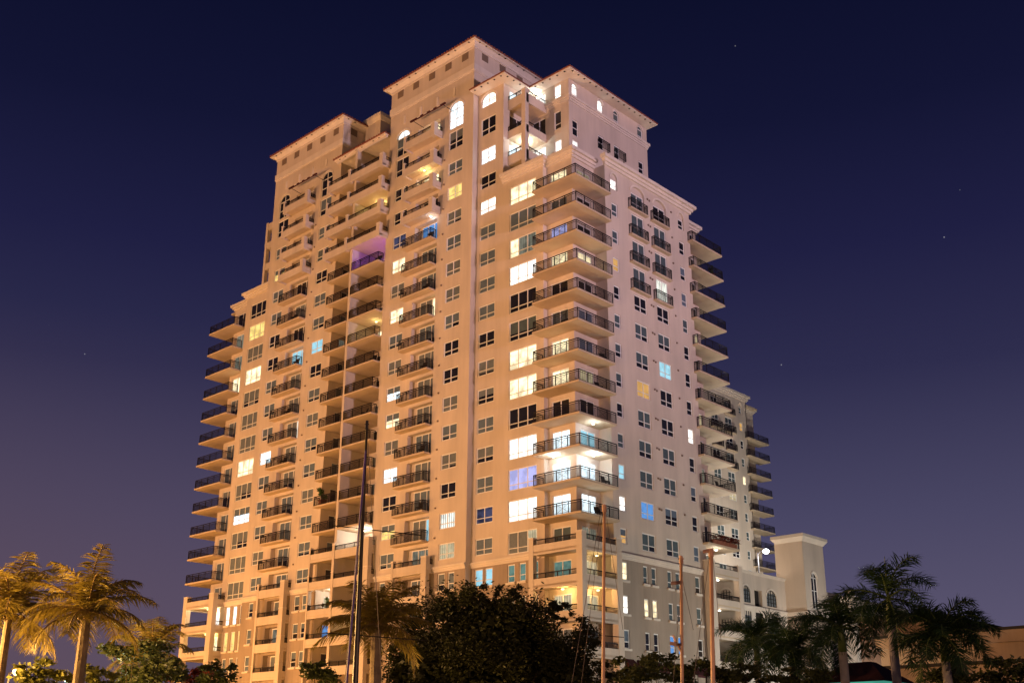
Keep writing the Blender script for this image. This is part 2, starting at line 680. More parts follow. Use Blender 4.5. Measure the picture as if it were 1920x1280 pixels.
lit('Al', {15: 'dark', 14: 'dark', 12: ('lit_yellow', 'lowlit'), 9: 'dark', 8: 'dark', 4: 'lit_cool'})
lit('Lt', {11: 'dark', 10: ('lit_yellow', None), 8: 'lit_warm', 4: 'lit_warm', 2: ('lit_cool', 'lowlit')})
lit('Rn', {11: 'lit_white', 8: 'lit_amber', 7: 'dark', 3: 'dark', 1: 'lit_cyan', 0: 'lit_white', -1: ('lit_amber', 'lowlit'), -2: 'lit_warm', -3: 'lit_white', -4: 'g'})
lit('R1', {4: 'lit_amber', 0: 'lit_blue', 7: 'dark', -3: 'lit_warm'})
lit('R2', {5: 'lit_cyan', 8: 'lit_curtain', 11: 'dark', 4: 'dark', 7: 'dark', 3: 'dark', 0: 'g', -4: 'lit_blue'})
lit('Rf', {3: 'lit_white', 11: 'dark', 4: 'dark', 2: 'dark'})
lit('Ad', {8: 'lit_cyan', 11: 'dark', 9: 'dark', 15: 'dark', 5: ('lit_curtain', 'right'), -2: 'g', -3: 'lit_dim'})
lit('Bd', {15: 'lit_warm', 14: 'dark', 13: 'lit_warm', 12: 'dark', 11: 'lit_blue', 8: ('lit_warm', 'right'), 0: ('lit_cyan', 'right'), -1: 'lit_dim', 2: 'g'})
lit('cf', {11: 'lit_warm', 10: 'g', 9: 'lit_lavender', 8: 'lit_warm', 7: 'dark', 6: 'g', 5: 'lit_warm', 4: 'lit_warm', 3: 'dark', 2: 'lit_cool', 1: 'lit_cool', 0: 'lit_cool', -1: 'cool', -2: 'lit_teal', -3: 'lit_cream'})
lit('cs', {11: 'lit_cream', 10: 'dark', 9: 'dark', 8: 'lit_warm', 7: 'dark', 6: 'g', 5: 'g', 4: 'lit_cream', 3: 'dark', 2: 'lit_cyan', 1: 'lit_cool', 0: 'lit_cool', -1: 'lit_dim', -2: 'lit_cream', -3: 'lit_cream'})
lit('Ld', {9: 'lit_dim', 8: 'lit_warm', 11: 'dark', 10: 'lit_dim', -2: 'lit_white', -3: 'lit_warm'})
lit('kb', {13: 'lit_yellow', 8: 'lit_warm', 0: 'lit_white', -3: 'lit_dim', 4: 'dark', 6: 'dark'})
lit('ks', {-2: 'lit_cream', -3: 'lit_blue', 8: 'lit_dim'})


def state(col, k, default='g'):
    s = LIT.get((col, k), default)
    return s if isinstance(s, tuple) else (s, None)


def win(col, k, fr, u0, u1, v0, v1, cols, split, name, d=0.12, arch=None, sill=False, default='g'):
    s, part = state(col, k, default)
    if s == 'archpart':
        s, part = 'g', 'archtop'
    return window(tower, fr, u0, u1, v0, v1, cols, split, s, name, d, arch, sill=sill, part=part)


# --- the two projecting blocks that carry the roofs ---
def block(x0, dx, cl, cr, cd):
    """x0 = left end of the wall; dx = shift from the right-hand block"""
    x1 = x0 + 14.17
    holes, ph = [], []
    wl, wr, dr = (-89.75 + dx, -87.5 + dx), (-80.75 + dx, -78.5 + dx), (-86.0 + dx, -82.3 + dx)
    for k in range(-1, 16):
        a, b, ar, nm = F(k) + .88, F(k) + 2.5, None, 'double_window'
        dz = 0
        if k == 14:
            a, b = F(k) + 1.02, F(k) + 3.36
        if k == 15:
            a, b, ar, nm, dz = F(k) + .64, F(k) + 4.0, F(k) + 3.05, 'arched_window', .42
        for c, w in ((cl, wl), (cr, wr)):
            holes.append((w[0], w[1], a, b, .12, ar))
            win(c, k, ff0, w[0], w[1], a, b, 2, 0.34, nm, arch=ar)
        holes.append((dr[0], dr[1], F(k) + dz, F(k) + dz + 2.5, .65, None, True))
        win(cd, k, ff0, dr[0] + .68, dr[1] - .02, F(k) + dz + .02, F(k) + dz + 2.42, 3, 0, 'balcony_door', d=.60)
    wall(ff0, x0, x1, 19.65, 78.9, holes)
    for k in (-2, -3, -4):
        a, b = F(k) + .9, F(k) + 2.6
        for c, (u, v) in ((cl, (wl[0] + .1, wl[0] + 1.02)), (cr, (wr[0] - .05, wr[0] + .95)), (cr, (wr[1] - .85, wr[1] + .05))):
            ph.append((u, v, a, b, .12, None))
            win(c + 'p', k, ff0, u, v, a, b, 1, .36, 'narrow_window', sill=True)
        ph.append((dr[0], dr[1], F(k), F(k) + 2.5, .65, None, True))
        win(cd, k, ff0, dr[0] + .68, dr[1] - .02, F(k) + .02, F(k) + 2.42, 3, 0, 'balcony_door', d=.60)
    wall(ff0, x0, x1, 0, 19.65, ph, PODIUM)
    cornice(ff0, x0, -86.9 + dx, 19.65, 20.2, .22, e0=False, e1=False, name='band')
    cornice(ff0, -81.5 + dx, x1, 19.65, 20.2, .22, e0=False, e1=False, name='band')
    # attic band, louvres, eaves
    mb = MB()
    mb.box(x0 - .12, x1 + .12, F0 - .12, 98.1, 75.68, 76.45, TRIM)
    mb.box(x0 - .07, x1 + .07, F0 - .07, 98.07, 75.50, 75.678, TRIM)
    mb.build('band', tower)
    v = MB().box(-.5, .5, -.02, .1, -.46, .46, VENTM)
    for i in range(6):
        v.box(-.5, .5, -.05, 0, -.43 + i * .15, -.35 + i * .15, VENTM)
    vm = v.mesh('attic_louvre')
    for i in range(5):
        place('attic_louvre', vm, tower, (x0 + 1.63 + i * 2.77, F0, 78.0))
    for i in range(6):
        place('attic_louvre', vm, tower, (x1, F0 + 1.7 + i * 2.9, 78.0), math.pi / 2)
    eave(x0, x1, F0, 98, 78.8, 79.25, .75)


def soffit_dots(mb, x0, x1, y0, y1, z, step=1.05):
    n = int((x1 - x0) / step)
    for i in range(1, n):
        x = x0 + (x1 - x0) * i / n
        if i % 3:
            mb.box(x - .09, x + .09, y0 + .12, y0 + .30, z - .03, z + .01, DARK)
    n = int((y1 - y0) / step)
    for i in range(1, n):
        y = y0 + (y1 - y0) * i / n
        if i % 3:
            mb.box(x1 - .30, x1 - .12, y - .09, y + .09, z - .03, z + .01, DARK)


def eave(x0, x1, y0, y1, zw, ze, ov):
    mb = MB()
    i = .04
    mb.box(x0 - .1, x1 + .1, y0 - .1, y1 + .1, zw - .24, zw, TRIM)
    mb.frustum((x0 - .1, x1 + .1, y0 - .1, y1 + .1), zw + .002, (x0 - ov * .62, x1 + ov * .62, y0 - ov * .62, y1 + ov * .62), ze - .1, TRIM, cap=False)
    mb.box(x0 - ov, x1 + ov, y0 - ov, y1 + ov, ze - .098, ze, TRIM)
    soffit_dots(mb, x0 - ov, x1 + ov, y0 - ov, y1 + ov, ze - .098)
    mb.build('cornice', tower)
    tile_roof((x0 - ov - .05, x1 + ov + .05, y0 - ov - .05, y1 + ov + .05), ze + .002)


def tile_roof(r, z, h=2.2):
    mb = MB()
    mb.box(r[0], r[1], r[2], r[3], z, z + .13, TILE)
    w = min(r[1] - r[0], r[3] - r[2]) / 2 - .6
    k = .12
    mb.frustum((r[0] + k, r[1] - k, r[2] + k, r[3] - k), z + .132, (r[0] + w, r[1] - w, r[2] + w, r[3] - w), z + h, TILE)
    n = int((r[1] - r[0]) / .42)
    for i in range(n):                       # rounded tile ends along the eaves
        x = r[0] + .2 + i * (r[1] - r[0] - .4) / (n - 1)
        mb.box(x - .1, x + .1, r[2] - .05, r[2] + .3, z + .133, z + .2, TILE)
    n = int((r[3] - r[2]) / .42)
    for i in range(n):
        y = r[2] + .2 + i * (r[3] - r[2] - .4) / (n - 1)
        mb.box(r[1] - .3, r[1] + .05, y - .1, y + .1, z + .133, z + .2, TILE)
    return mb.build('roof', tower)


DX = -23.45
block(-91.07, 0, 'Bl', 'Br', 'Bd')
block(-114.52, DX, 'Al', 'Ar', 'Ad')

# right-hand flanks of both blocks
holes = []
SA = Fr('S', -100.35)
for k in range(-4, 15):
    holes.append((76.5, 77.5, F(k), F(k) + 2.35, .12, None))
    win('ks', k, SA, 76.5, 77.5, F(k) + .02, F(k) + 2.35, 1, 0, 'loggia_door', d=.12, default='dark' if k % 3 else 'g')
wall(SA, F0, 98, 0, 78.9, holes)
wall(Fr('S', -76.9), F0, 98, 0, 78.9, [])
# left flanks and the back (never flat cards: the blocks are closed boxes)
boxpart('wall', -114.52, -114.32, F0 + .01, 98, 0, 78.85, STUCCO)
boxpart('wall', -91.07, -90.87, F0 + .01, 98, 0, 78.85, STUCCO)
boxpart('wall', -123.55, -64.2, 98.2, 98.45, 0, 59.9, STUCCO)
boxpart('wall', -114.5, -100.4, 98.0, 98.19, 59.9, 78.5, STUCCO)
boxpart('wall', -91.0, -77.0, 98.0, 98.19, 59.9, 78.5, STUCCO)

# --- centre: two stacks of loggias with a fin wall between ---
XF0, XF1, YB = -96.6, -96.2, 78.3
boxpart('fin_wall', XF0, XF1, 74.62, YB - .002, 0, 72.9, STUCCO)
holes = []
for k in range(-4, 16):
    holes.append((-95.4, -91.9, F(k), F(k) + 2.4, .12, None))
    win('kb', k, Fr('F', YB), -95.4, -91.9, F(k) + .02, F(k) + 2.4, 3, 0, 'balcony_door', d=.12, default=random.choice(('g', 'dark')))
wall(Fr('F', YB), XF1 - .2, -91.0, 0, 73.2, holes)
wall(Fr('F', YB), -100.4, XF0 + .2, 0, 73.2, [])
# roof over the top loggias
mb = MB()
mb.box(-100.9, -91.08, 74.5, YB + .1, 72.95, 73.06, TRIM)
mb.box(-100.55, -91.08, 74.75, 75.0, 72.6, 72.948, TRIM)
soffit_dots(mb, -100.9, -91.3, 74.5, 74.9, 72.95)
mb.build('cornice', tower)
tile_roof((-100.95, -91.08, 74.44, 84.0), 73.062, h=1.0)
boxpart('wall', -100.3, -91.1, 84.2, 97.9, 60, 73.4, STUCCO)
mb = MB().box(-100.28, -97.15, 78.7, 83.9, 73.2, 79.3, STUCCO)
mb.frustum((-100.28, -97.05, 78.6, 84), 79.302, (-100.28, -96.75, 78.3, 84.3), 79.75, TRIM)
mb.box(-100.28, -96.72, 78.27, 84.33, 79.752, 80.2, TRIM)
mb.build('lift_core', tower)

# --- right-hand front: set-back wall, corner room, penthouse ---
ph, h1, h2 = [], [], []
for k in range(-1, 13):
    a, b = F(k) + .88, F(k) + 2.5
    h1.append((-76.33, -74.0, a, b, .12, None))
    win('Cs', k, ff1, -76.33, -74.0, a, b, 2, .34, 'double_window')
for k, a, b, ar, nm in ((13, 63.5, 65.35, None, 'double_window'), (14, 67.0, 69.17, None, 'double_window'), (15, 70.6, 72.25, 71.4, 'arched_window')):
    h1.append((-76.33, -74.1, a, b, .12, ar))
    win('Cs', k, ff1, -76.33, -74.1, a, b, 2, .34, nm, arch=ar)
wall(ff1, -76.9, -72.95, 19.65, 72.4, h1)
for k in range(-1, 12):
    a, b = F(k) + .48, F(k) + 2.58
    h2.append((-71.95, -68.25, a, b, .12, None))
    win('Ct', k, ff1, -71.95, -68.25, a, b, 3, .27, 'triple_window')
wall(ff1, -72.95, -67.3, 19.65, 60.0, h2)
for k in (-2, -3, -4):
    a, b = F(k) + .9, F(k) + 2.6
    for i, (u, v) in enumerate(((-76.33, -75.25), (-74.95, -73.95), (-71.98, -71.05), (-70.5, -69.65), (-68.95, -68.1))):
        ph.append((u, v, a, b, .12, None))
        s = {(-2, 0): 'lit_cyan', (-2, 1): 'lit_cyan', (-2, 2): 'lit_teal', (-2, 3): 'lit_teal', (-2, 4): 'lit_teal'}.get((k, i), 'g')
        window(tower, ff1, u, v, a, b, 1, .36, s, 'narrow_window', sill=True)
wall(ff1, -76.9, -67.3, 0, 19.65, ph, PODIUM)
cornice(ff1, -76.9, -67.9, 19.65, 20.2, .22, False, False, 'band')
cf, cs, cr = Fr('F', 76.6), Fr('S', -63.9), Fr('F', 80.1)
h1, h2, h3 = [], [], []
for k in range(-4, 12):
    h1.append((-66.8, -64.6, F(k), F(k) + 2.4, .12, None))
    h2.append((77.35, 79.55, F(k), F(k) + 2.4, .12, None))
    h3.append((95.8, 98.0, F(k), F(k) + 2.4, .12, None))
    win('cf', k, cf, -66.8, -64.6, F(k) + .02, F(k) + 2.4, 2, 0, 'balcony_door')
    win('cs', k, cs, 77.35, 79.55, F(k) + .02, F(k) + 2.4, 2, 0, 'balcony_door')
    window(tower, cs, 95.8, 98.0, F(k) + .02, F(k) + 2.4, 2, 0, {4: 'lit_cream', 2: 'lit_dim', 7: 'lit_cream', -1: 'lit_dim', -2: 'lit_dim', -3: 'g'}.get(k, 'dark'), 'balcony_door')
wall(cf, -67.3, -63.9, 0, 60.0, h1)
wall(cs, 76.6, 80.1, 0, 60.0, h2)
wall(Fr('S', -67.3), F1, 76.6, 0, 60.0, [])
wall(cr, -63.9, -62.45, 0, 60.0, [])
wall(cs, 95.1, 98.45, 0, 59.9, h3)
boxpart('wall', -63.9, -62.46, 94.9, 95.1, 0, 59.9, STUCCO)
cornice(ff1, -72.95, -67.3, 59.95, 60.9, .6, False, True)
cornice(cf, -67.3, -63.9, 59.93, 60.88, .6, False, True)
cornice(cs, 76.6, 80.1, 59.95, 60.9, .6, False, False)
cornice(R_, 80.1, 95.1, 59.96, 60.91, .65, True, True)
cornice(cs, 95.7, 98.45, 59.2, 60.1, .6, False, True)
boxpart('terrace', -72.9, -64.0, 76.7, 98, 59.6, 59.9, SLABM)
boxpart('terrace', -64.0, -62.5, 80.2, 95, 59.6, 59.9, SLABM)

# right facade
hu, hp = [], []
for k in range(-1, 12):
    a, b = F(k) + 1.12, F(k) + 2.58
    if k == 11:
        hu.append((81.0, 82.15, a, F(k) + 2.95, .16, F(k) + 2.3, True))
        win('Rn', k, R_, 81.06, 82.09, a + .01, F(k) + 2.28, 1, .4, 'narrow_window', d=.15)
        hu.append((92.9, 94.0, F(k) + .95, F(k) + 2.95, .16, F(k) + 2.3, True))
        win('Rf', k, R_, 92.96, 93.94, F(k) + .96, F(k) + 2.15, 1, .4, 'narrow_window', d=.15)
    else:
        hu.append((81.1, 82.08, a, b, .12, None))
        win('Rn', k, R_, 81.1, 82.08, a, b, 1, .38, 'narrow_window', default='cool')
        hu.append((92.95, 93.95, F(k) + .93, F(k) + 2.5, .12, None))
        win('Rf', k, R_, 92.95, 93.95, F(k) + .93, F(k) + 2.5, 1, .38, 'narrow_window', default=random.choice(('cool', 'dark', 'g')))
    for c, u in (('R1', 84.45), ('R2', 88.35)):
        jul = k >= 8
        if k == 11:
            hu.append((u, u + 2.3, F(k) + .04, F(k) + 2.92, .2, F(k) + 2.15, True))
            win(c, k, R_, u + .06, u + 2.24, F(k) + .05, F(k) + 2.1, 2, .45, 'paired_window', d=.19, default='cool')
        else:
            a = F(k) + (.04 if jul else .9)
            b = F(k) + 2.62
            hu.append((u, u + 2.12, a, b, .12, None))
            win(c, k, R_, u, u + 2.12, a, b, 2, .45 if jul else .34, 'paired_window', default='cool')
wall(R_, 80.1, 95.1, 19.65, 60.0, hu)
for k in (-2, -3, -4):
    for i, (c, u, v) in enumerate((('Rn', 81.15, 82.05), ('R1', 84.42, 85.15), ('R1', 85.72, 86.5), ('R2', 88.28, 89.05), ('R2', 89.62, 90.4), ('Rf', 92.93, 93.8))):
        a, b = F(k) + .85, F(k) + 2.52
        hp.append((u, v, a, b, .12, None))
        win(c, k, R_, u, v, a, b, 1, .36, 'narrow_window', sill=True, default='cool' if k > -4 else 'dark')
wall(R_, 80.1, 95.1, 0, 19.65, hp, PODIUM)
cornice(R_, 80.3, 94.9, 19.65, 20.2, .22, False, False, 'band')
# shop awnings at street level on the right
for i in range(7):
    u = 81.0 + i * 2.0
    mb = MB()
    for s in (0, 1.5):
        mb.poly([(0, s, 0), (1.1, s, -.9), (0, s, -.9)], AWN)
    mb.poly([(0, 0, 0), (0, 1.5, 0), (1.1, 1.5, -.9), (1.1, 0, -.9)], AWN)
    mb.poly([(1.1, 0, -.9), (1.1, 1.5, -.9), (1.1, 1.5, -1.15), (1.1, 0, -1.15)], AWN)
    mb.build('awning', tower, (-62.44, u, 10.75))

# penthouse with the open corner loggia
LV = ((62.5, 63.6), (65.7, 66.66), (69.38, 70.5))
sd = Fr('S', -72.95)
f2 = Fr('F', 80.1)
h1, h2, h3 = [], [], []
for (zb, zt), hh, s1, s2 in ((LV[0], 2.5, 'lit_cool', 'lit_white'), (LV[1], 2.9, 'dark', 'dark'), (LV[2], 2.3, 'lit_cool', 'lit_white')):
    z = zb + .32
    h1.append((77.0, 79.5, z, z + hh, .12, None))
    window(tower, sd, 77.0, 79.5, z, z + hh, 2, 0, s1, 'balcony_door')
    h2.append((-72.4, -70.42, z, z + hh, .12, None))
    window(tower, f2, -72.4, -70.42, z, z + hh, 2, 0, s2, 'balcony_door')
for a, b, s in ((70.38, 72.25, 'lit_white'), (66.7, 68.92, 'dark'), (63.3, 65.35, 'lit_white')):
    h2.append((-69.18, -68.18, a, b, .12, None))
    window(tower, f2, -69.18, -68.18, a, b, 1, .3, s, 'narrow_window')
wall(sd, F1, 80.1, 59.9, 72.4, h1)
wall(f2, -72.95, -67.1, 59.9, 72.4, h2)
for u, s in ((80.62, 'lit_white'), (85.04, 'lit_white'), (87.9, 'cool'), (92.38, 'cool')):
    h3.append((u, u + 1.0, 70.42, 72.2, .12, 71.7))
    window(tower, RU, u, u + 1.0, 70.42, 72.2, 1, .25, s, 'arched_window', arch=71.7)
for u, a, b, s in ((80.66, 65.66, 67.58, 'dark'), (80.64, 63.9, 65.1, 'lit_white'), (85.06, 65.9, 67.6, 'dark'), (87.9, 65.9, 67.6, 'cool'), (92.4, 65.67, 67.5, 'dark')):
    h3.append((u, u + .98, a, b, .12, None))
    window(tower, RU, u, u + .98, a, b, 1, .5, s, 'narrow_window')
wall(RU, 80.1, 94.2, 59.9, 72.4, h3)
boxpart('wall', -76.85, -67.11, 94.0, 94.2, 59.9, 72.4, STUCCO)
jm = railing_mesh([(0, 0), (0, -.35), (1.7, -.35), (1.7, 0)], 1.1).mesh('juliet_railing')
for u in (85.0, 87.88):
    place('juliet_railing', jm, tower, (-67.1, u, 65.9), math.pi / 2)
for fr, a, b in ((f2, -70.3, -67.1), (RU, 80.1, 94.2)):
    cornice(fr, a, b, 69.65, 70.38, .28, False, True, 'band')
for i, (zb, zt) in enumerate(LV):
    mb = MB()
    mb.box(-72.95, -70.36, 76.73, 80.09, zb, zb + .3, SLABM)
    mb.box(-72.95, -70.4, 76.72, 76.9, zb - .002, zt, STUCCO)
    mb.box(-70.53, -70.35, 76.9, 80.1, zb - .001, zt, STUCCO)
    lo = mb.build('loggia_floor', tower)
    railing_mesh([(-72.95, 76.8), (-70.5, 76.8), (-70.5, 80.1)], .55, zt, double=False).build('railing', lo)
MB().box(-70.9, -70.35, 76.7, 77.25, 59.9, 70.9, STUCCO).box(-70.95, -70.3, 76.65, 77.3, 70.902, 71.05, TRIM).box(-70.93, -70.32, 76.67, 77.28, 66.62, 66.75, TRIM).build('loggia_post', tower)
# its L-shaped eaves and roof
E1 = [(-76.8, 74.6), (-71.5, 74.6), (-71.5, 78.65), (-65.65, 78.65), (-65.65, 94.4), (-76.8, 94.4)]
mb = MB().prism(E1, 72.402, 72.5, TRIM)
for i in range(5):
    mb.box(-76.3 + i, -76.12 + i, 74.75, 74.93, 72.37, 72.41, DARK)
    mb.box(-70.9 + i * 1.05, -70.72 + i * 1.05, 78.8, 78.98, 72.37, 72.41, DARK)
for i in range(4):
    mb.box(-71.85, -71.67, 75.3 + i, 75.48 + i, 72.37, 72.41, DARK)
for i in range(15):
    mb.box(-66.0, -65.82, 79.3 + i, 79.48 + i, 72.37, 72.41, DARK)
mb.build('cornice', tower)
mb = MB().prism([(-76.85, 74.54), (-71.44, 74.54), (-71.44, 78.59), (-65.59, 78.59), (-65.59, 94.46), (-76.85, 94.46)], 72.502, 72.64, TILE)
mb.frustum((-76.8, -71.6, 74.7, 94.3), 72.642, (-76.8, -74.5, 77.5, 92), 73.7, TILE)
mb.frustum((-76.0, -65.75, 78.75, 94.3), 72.643, (-76, -71, 83, 90), 74.0, TILE)
mb.build('roof', tower)

# --- left-hand end, a mirror image ---
h1, h2, h3 = [], [], []
for k in range(-1, 12):
    a, b = F(k) + .48, F(k) + 2.58
    h1.append((-119.05, -115.4, a, b, .12, None))
    win('Lt', k, ff1, -119.05, -115.4, a, b, 3, .27, 'triple_window')
wall(ff1, -120.2, -114.5, 19.65, 60.3, h1)
for k in (-2, -3, -4):
    for i, u in enumerate((-118.88, -117.4, -115.95)):
        a, b = F(k) + .45, F(k) + 2.7
        h2.append((u, u + .85, a, b, .12, None))
        s, p = {-2: ('lit_white' if i < 2 else 'lit_dim', None), -3: ('lit_yellow', None), -4: ('g', None)}[k]
        window(tower, ff1, u, u + .85, a, b, 1, .3, s, 'narrow_window', sill=True, part=p)
wall(ff1, -120.2, -114.5, 0, 19.65, h2, PODIUM)
cornice(ff1, -119.3, -114.5, 19.65, 20.2, .22, False, False, 'band')
for k in range(-4, 12):
    h3.append((-122.85, -120.5, F(k), F(k) + 2.4, .12, None))
    win('Ld', k, cf, -122.85, -120.5, F(k) + .02, F(k) + 2.4, 2, 0, 'balcony_door')
wall(cf, -123.6, -120.2, 0, 60, h3)
boxpart('wall', -120.2, -120.0, F1 + .01, 76.6, 0, 60, STUCCO)
boxpart('wall', -123.6, -123.4, 76.61, 80.1, 0, 60, STUCCO)
boxpart('wall', -125.05, -123.6, 80.1, 80.3, 0, 60, STUCCO)
boxpart('wall', -125.05, -124.85, 80.31, 98.4, 0, 60, STUCCO)
cornice(cf, -123.6, -120.2, 59.7, 60.5, .55, True, False)
cornice(ff1, -120.2, -114.5, 60.3, 61.15, .55, True, False)
boxpart('terrace', -124.8, -114.6, 76.7, 98, 59.5, 59.7, SLABM)
# the mirrored penthouse, of which only a slim stack of loggias shows
mb = MB()
mb.box(-117.1, -116.65, 76.1, 76.6, 60, 70.5, STUCCO)
for z in (60.6, 63.7, 66.8, 69.6):
    mb.box(-117.1, -114.5, 76.15, 80, z - .15, z + .75, STUCCO)
mb.box(-117.0, -114.5, 80.0, 94, 60, 70.5, STUCCO)
mb.build('loggia_stack', tower)

# ------------------------------------------------------------------ balconies
def balcony(slabs, path, ref, ks, rail_h=1.07):
    """thin slab with open railing, repeated for the floors ks"""
    s = MB()
    for i, (x0, x1, y0, y1) in enumerate(slabs):
        s.box(x0 - ref[0], x1 - ref[0], y0 - ref[1], y1 - ref[1], -.19 + .001 * i, -.001 * i, SLABM)
    sm = s.mesh('balcony')
    rm = railing_mesh([(x - ref[0], y - ref[1]) for x, y in path], rail_h).mesh('railing')
    out = []
    for k in ks:
        o = place('balcony', sm, tower, (ref[0], ref[1], F(k)))
        place('railing', rm, o)
        out.append(o)
    return out


UP = range(0, 12)
balcony([(-67.5, -61.75, 74.58, 76.62), (-63.92, -61.75, 76.62, 80.18)], [(-67.42, 76.05), (-67.42, 74.66), (-61.83, 74.66), (-61.83, 80.1)], (-64, 76), UP)
balcony([(-63.92, -61.75, 94.6, 98.6), (-67.0, -61.75, 98.6, 100.45)], [(-62.45, 94.68), (-61.83, 94.68), (-61.83, 100.37), (-67, 100.37)], (-64, 98), UP)
balcony([(-126.4, -120.5, 74.58, 76.62), (-126.4, -123.58, 76.62, 80.12)], [(-126.32, 80.1), (-126.32, 74.66), (-120.58, 74.66), (-120.58, 76.05)], (-123, 76), UP)
for dx in (0, DX):
    balcony([(-87.2 + dx, -82.4 + dx, 74.48, 75.98)], [(-87.12 + dx, F0), (-87.12 + dx, 74.56), (-82.48 + dx, 74.56), (-82.48 + dx, F0)], (-85 + dx, 75), range(0, 12))
balcony([(-96.19, -91.28, 74.52, 75.36), (-96.19, -91.08, 75.36, YB)], [(-96.18, 74.6), (-91.36, 74.6), (-91.36, 75.34)], (-94, 76), range(1, 12))
balcony([(-100.76, -96.61, 74.52, 75.34), (-100.34, -96.61, 75.34, YB)], [(-100.68, 75.34), (-100.68, 74.6), (-96.62, 74.6)], (-98, 76), range(1, 12))
# small balconies of the right facade
for u in (84.45, 88.35):
    s = MB().box(-.62, 2.45, -.46, .02, -.16, 0, SLABM).mesh('juliet_balcony')
    r = railing_mesh([(-.5, 0), (-.5, -.38), (2.35, -.38), (2.35, 0)], 1.12).mesh('railing')
    for k in (8, 9, 10, 11):
        o = place('juliet_balcony', s, tower, R_.p(u, 0, F(k)), math.pi / 2)
        place('railing', r, o)


def solid_balcony(x0, x1, yf, yw, ks, pl=.3, pr=.6, deep=None, side_r=True, side_l=True, dzs={}):
    """stucco parapet with corner piers and a low rail"""
    s = MB()
    ref = (x0, yw)
    w = x1 - x0
    d = yf - yw
    s.box(0, w, d, 0, -.16, 0, SLABM)
    if deep:
        s.box(deep[0] - x0, deep[1] - x0, .001, deep[2] - yw, -.161, -.001, SLABM)
    s.box(pl, w - pr, d, d + .16, -.34, .58, STUCCO)
    if pl:
        s.box(0, pl, d - .03, d + .32, -.345, 1.25, STUCCO)
        s.box(-.03, pl + .03, d - .06, d + .35, 1.252, 1.34, TRIM)
    if pr:
        s.box(w - pr, w, d - .03, d + .5, -.345, 1.28, STUCCO)
        s.box(w - pr - .03, w + .03, d - .06, d + .53, 1.282, 1.37, TRIM)
    if side_r:
        s.box(w - .16, w - .002, d + .5, 0, -.34, .58, STUCCO)
    if side_l:
        s.box(.002, .16, d + .32, 0, -.34, .58, STUCCO)
    sm = s.mesh('parapet_balcony')
    r = railing_mesh([(pl, d + .08), (w - pr, d + .08)], .52, .58, double=False)
    if side_r:
        r2 = railing_mesh([(w - .08, d + .5), (w - .08, 0)], .52, .58, double=False)
        k = len(r.v)
        r.v += r2.v
        r.f += [tuple(a + k for a in q) for q in r2.f]
        r.m += r2.m
    rm = r.mesh('railing')
    for k in ks:
        o = place('parapet_balcony', sm, tower, (ref[0], ref[1], F(k) + dzs.get(k, 0)))
        place('railing', rm, o)


for dx in (0, DX):
    solid_balcony(-87.0 + dx, -81.85 + dx, 74.1, F0 - .002, (12, 13, 14, 15), dzs={15: .42})
    solid_balcony(-86.8 + dx, -81.54 + dx, 74.45, F0 - .002, (-1, -2, -3, -4), pl=.32, pr=.78)
solid_balcony(-96.7, -90.75, 74.1, F0 - .002, (12, 13, 14, 15), pl=0, pr=.6, deep=(-96.19, -91.08, YB), side_l=False)
solid_balcony(-101.2, -96.72, 74.1, F0 - .002, (12, 13, 14, 15), pl=.25, pr=.45, deep=(-100.34, -96.61, YB), side_r=False)
solid_balcony(-96.2, -90.52, 74.45, F0 - .002, (0, -1, -2, -3, -4), pl=0, pr=.9, deep=(-96.19, -91.08, YB), side_l=False)
solid_balcony(-100.75, -96.22, 74.45, F0 - .002, (0, -1, -2, -3, -4), pl=.25, pr=.4, deep=(-100.34, -96.61, YB), side_r=False)
# corner stacks at podium level: front corner, left corner, back corner
PK = (-1, -2, -3, -4)


def corner_parapet(x0, x1, y0, y1, xin, yin, ks, mirror=False):
    """L-shaped terrace; x1,y0 is the outer corner (mirror: x0,y0)"""
    s = MB()
    s.box(x0, x1, y0, yin, -.16, 0, SLABM)
    if not mirror:
        s.box(xin, x1, yin, y1, -.161, -.001, SLABM)
        s.box(x0 + .5, x1 - .6, y0, y0 + .16, -.34, .58, STUCCO)
        s.box(x1 - .16, x1, y0 + .6, y1 - .75, -.34, .58, STUCCO)
        path = [(x0 + .5, y0 + .08), (x1 - .08, y0 + .08), (x1 - .08, y1 - .7)]
    else:
        s.box(x0, xin, yin, y1, -.161, -.001, SLABM)
        s.box(x0 + .75, x1 - .95, y0, y0 + .16, -.34, .58, STUCCO)
        s.box(x1 - .16, x1, y0 + .6, yin - .02, -.34, .58, STUCCO)
        s.box(x0, x0 + .16, y0 + .6, y1 - .6, -.34, .58, STUCCO)
        path = [(x0 + .08, y1), (x0 + .08, y0 + .08), (x1 - .08, y0 + .08), (x1 - .08, yin)]
    sm = s.mesh('parapet_balcony')
    rm = railing_mesh(path, .5, .58, double=False).mesh('railing')
    for k in ks:
        o = place('parapet_balcony', sm, tower, (0, 0, F(k)))
        place('railing', rm, o)


def pier(x0, x1, y0, y1, top):
    MB().box(x0, x1, y0, y1, 0, top, STUCCO).box(x0 - .03, x1 + .03, y0 - .03, y1 + .03, top + .002, top + .1, TRIM).build('pier', tower)


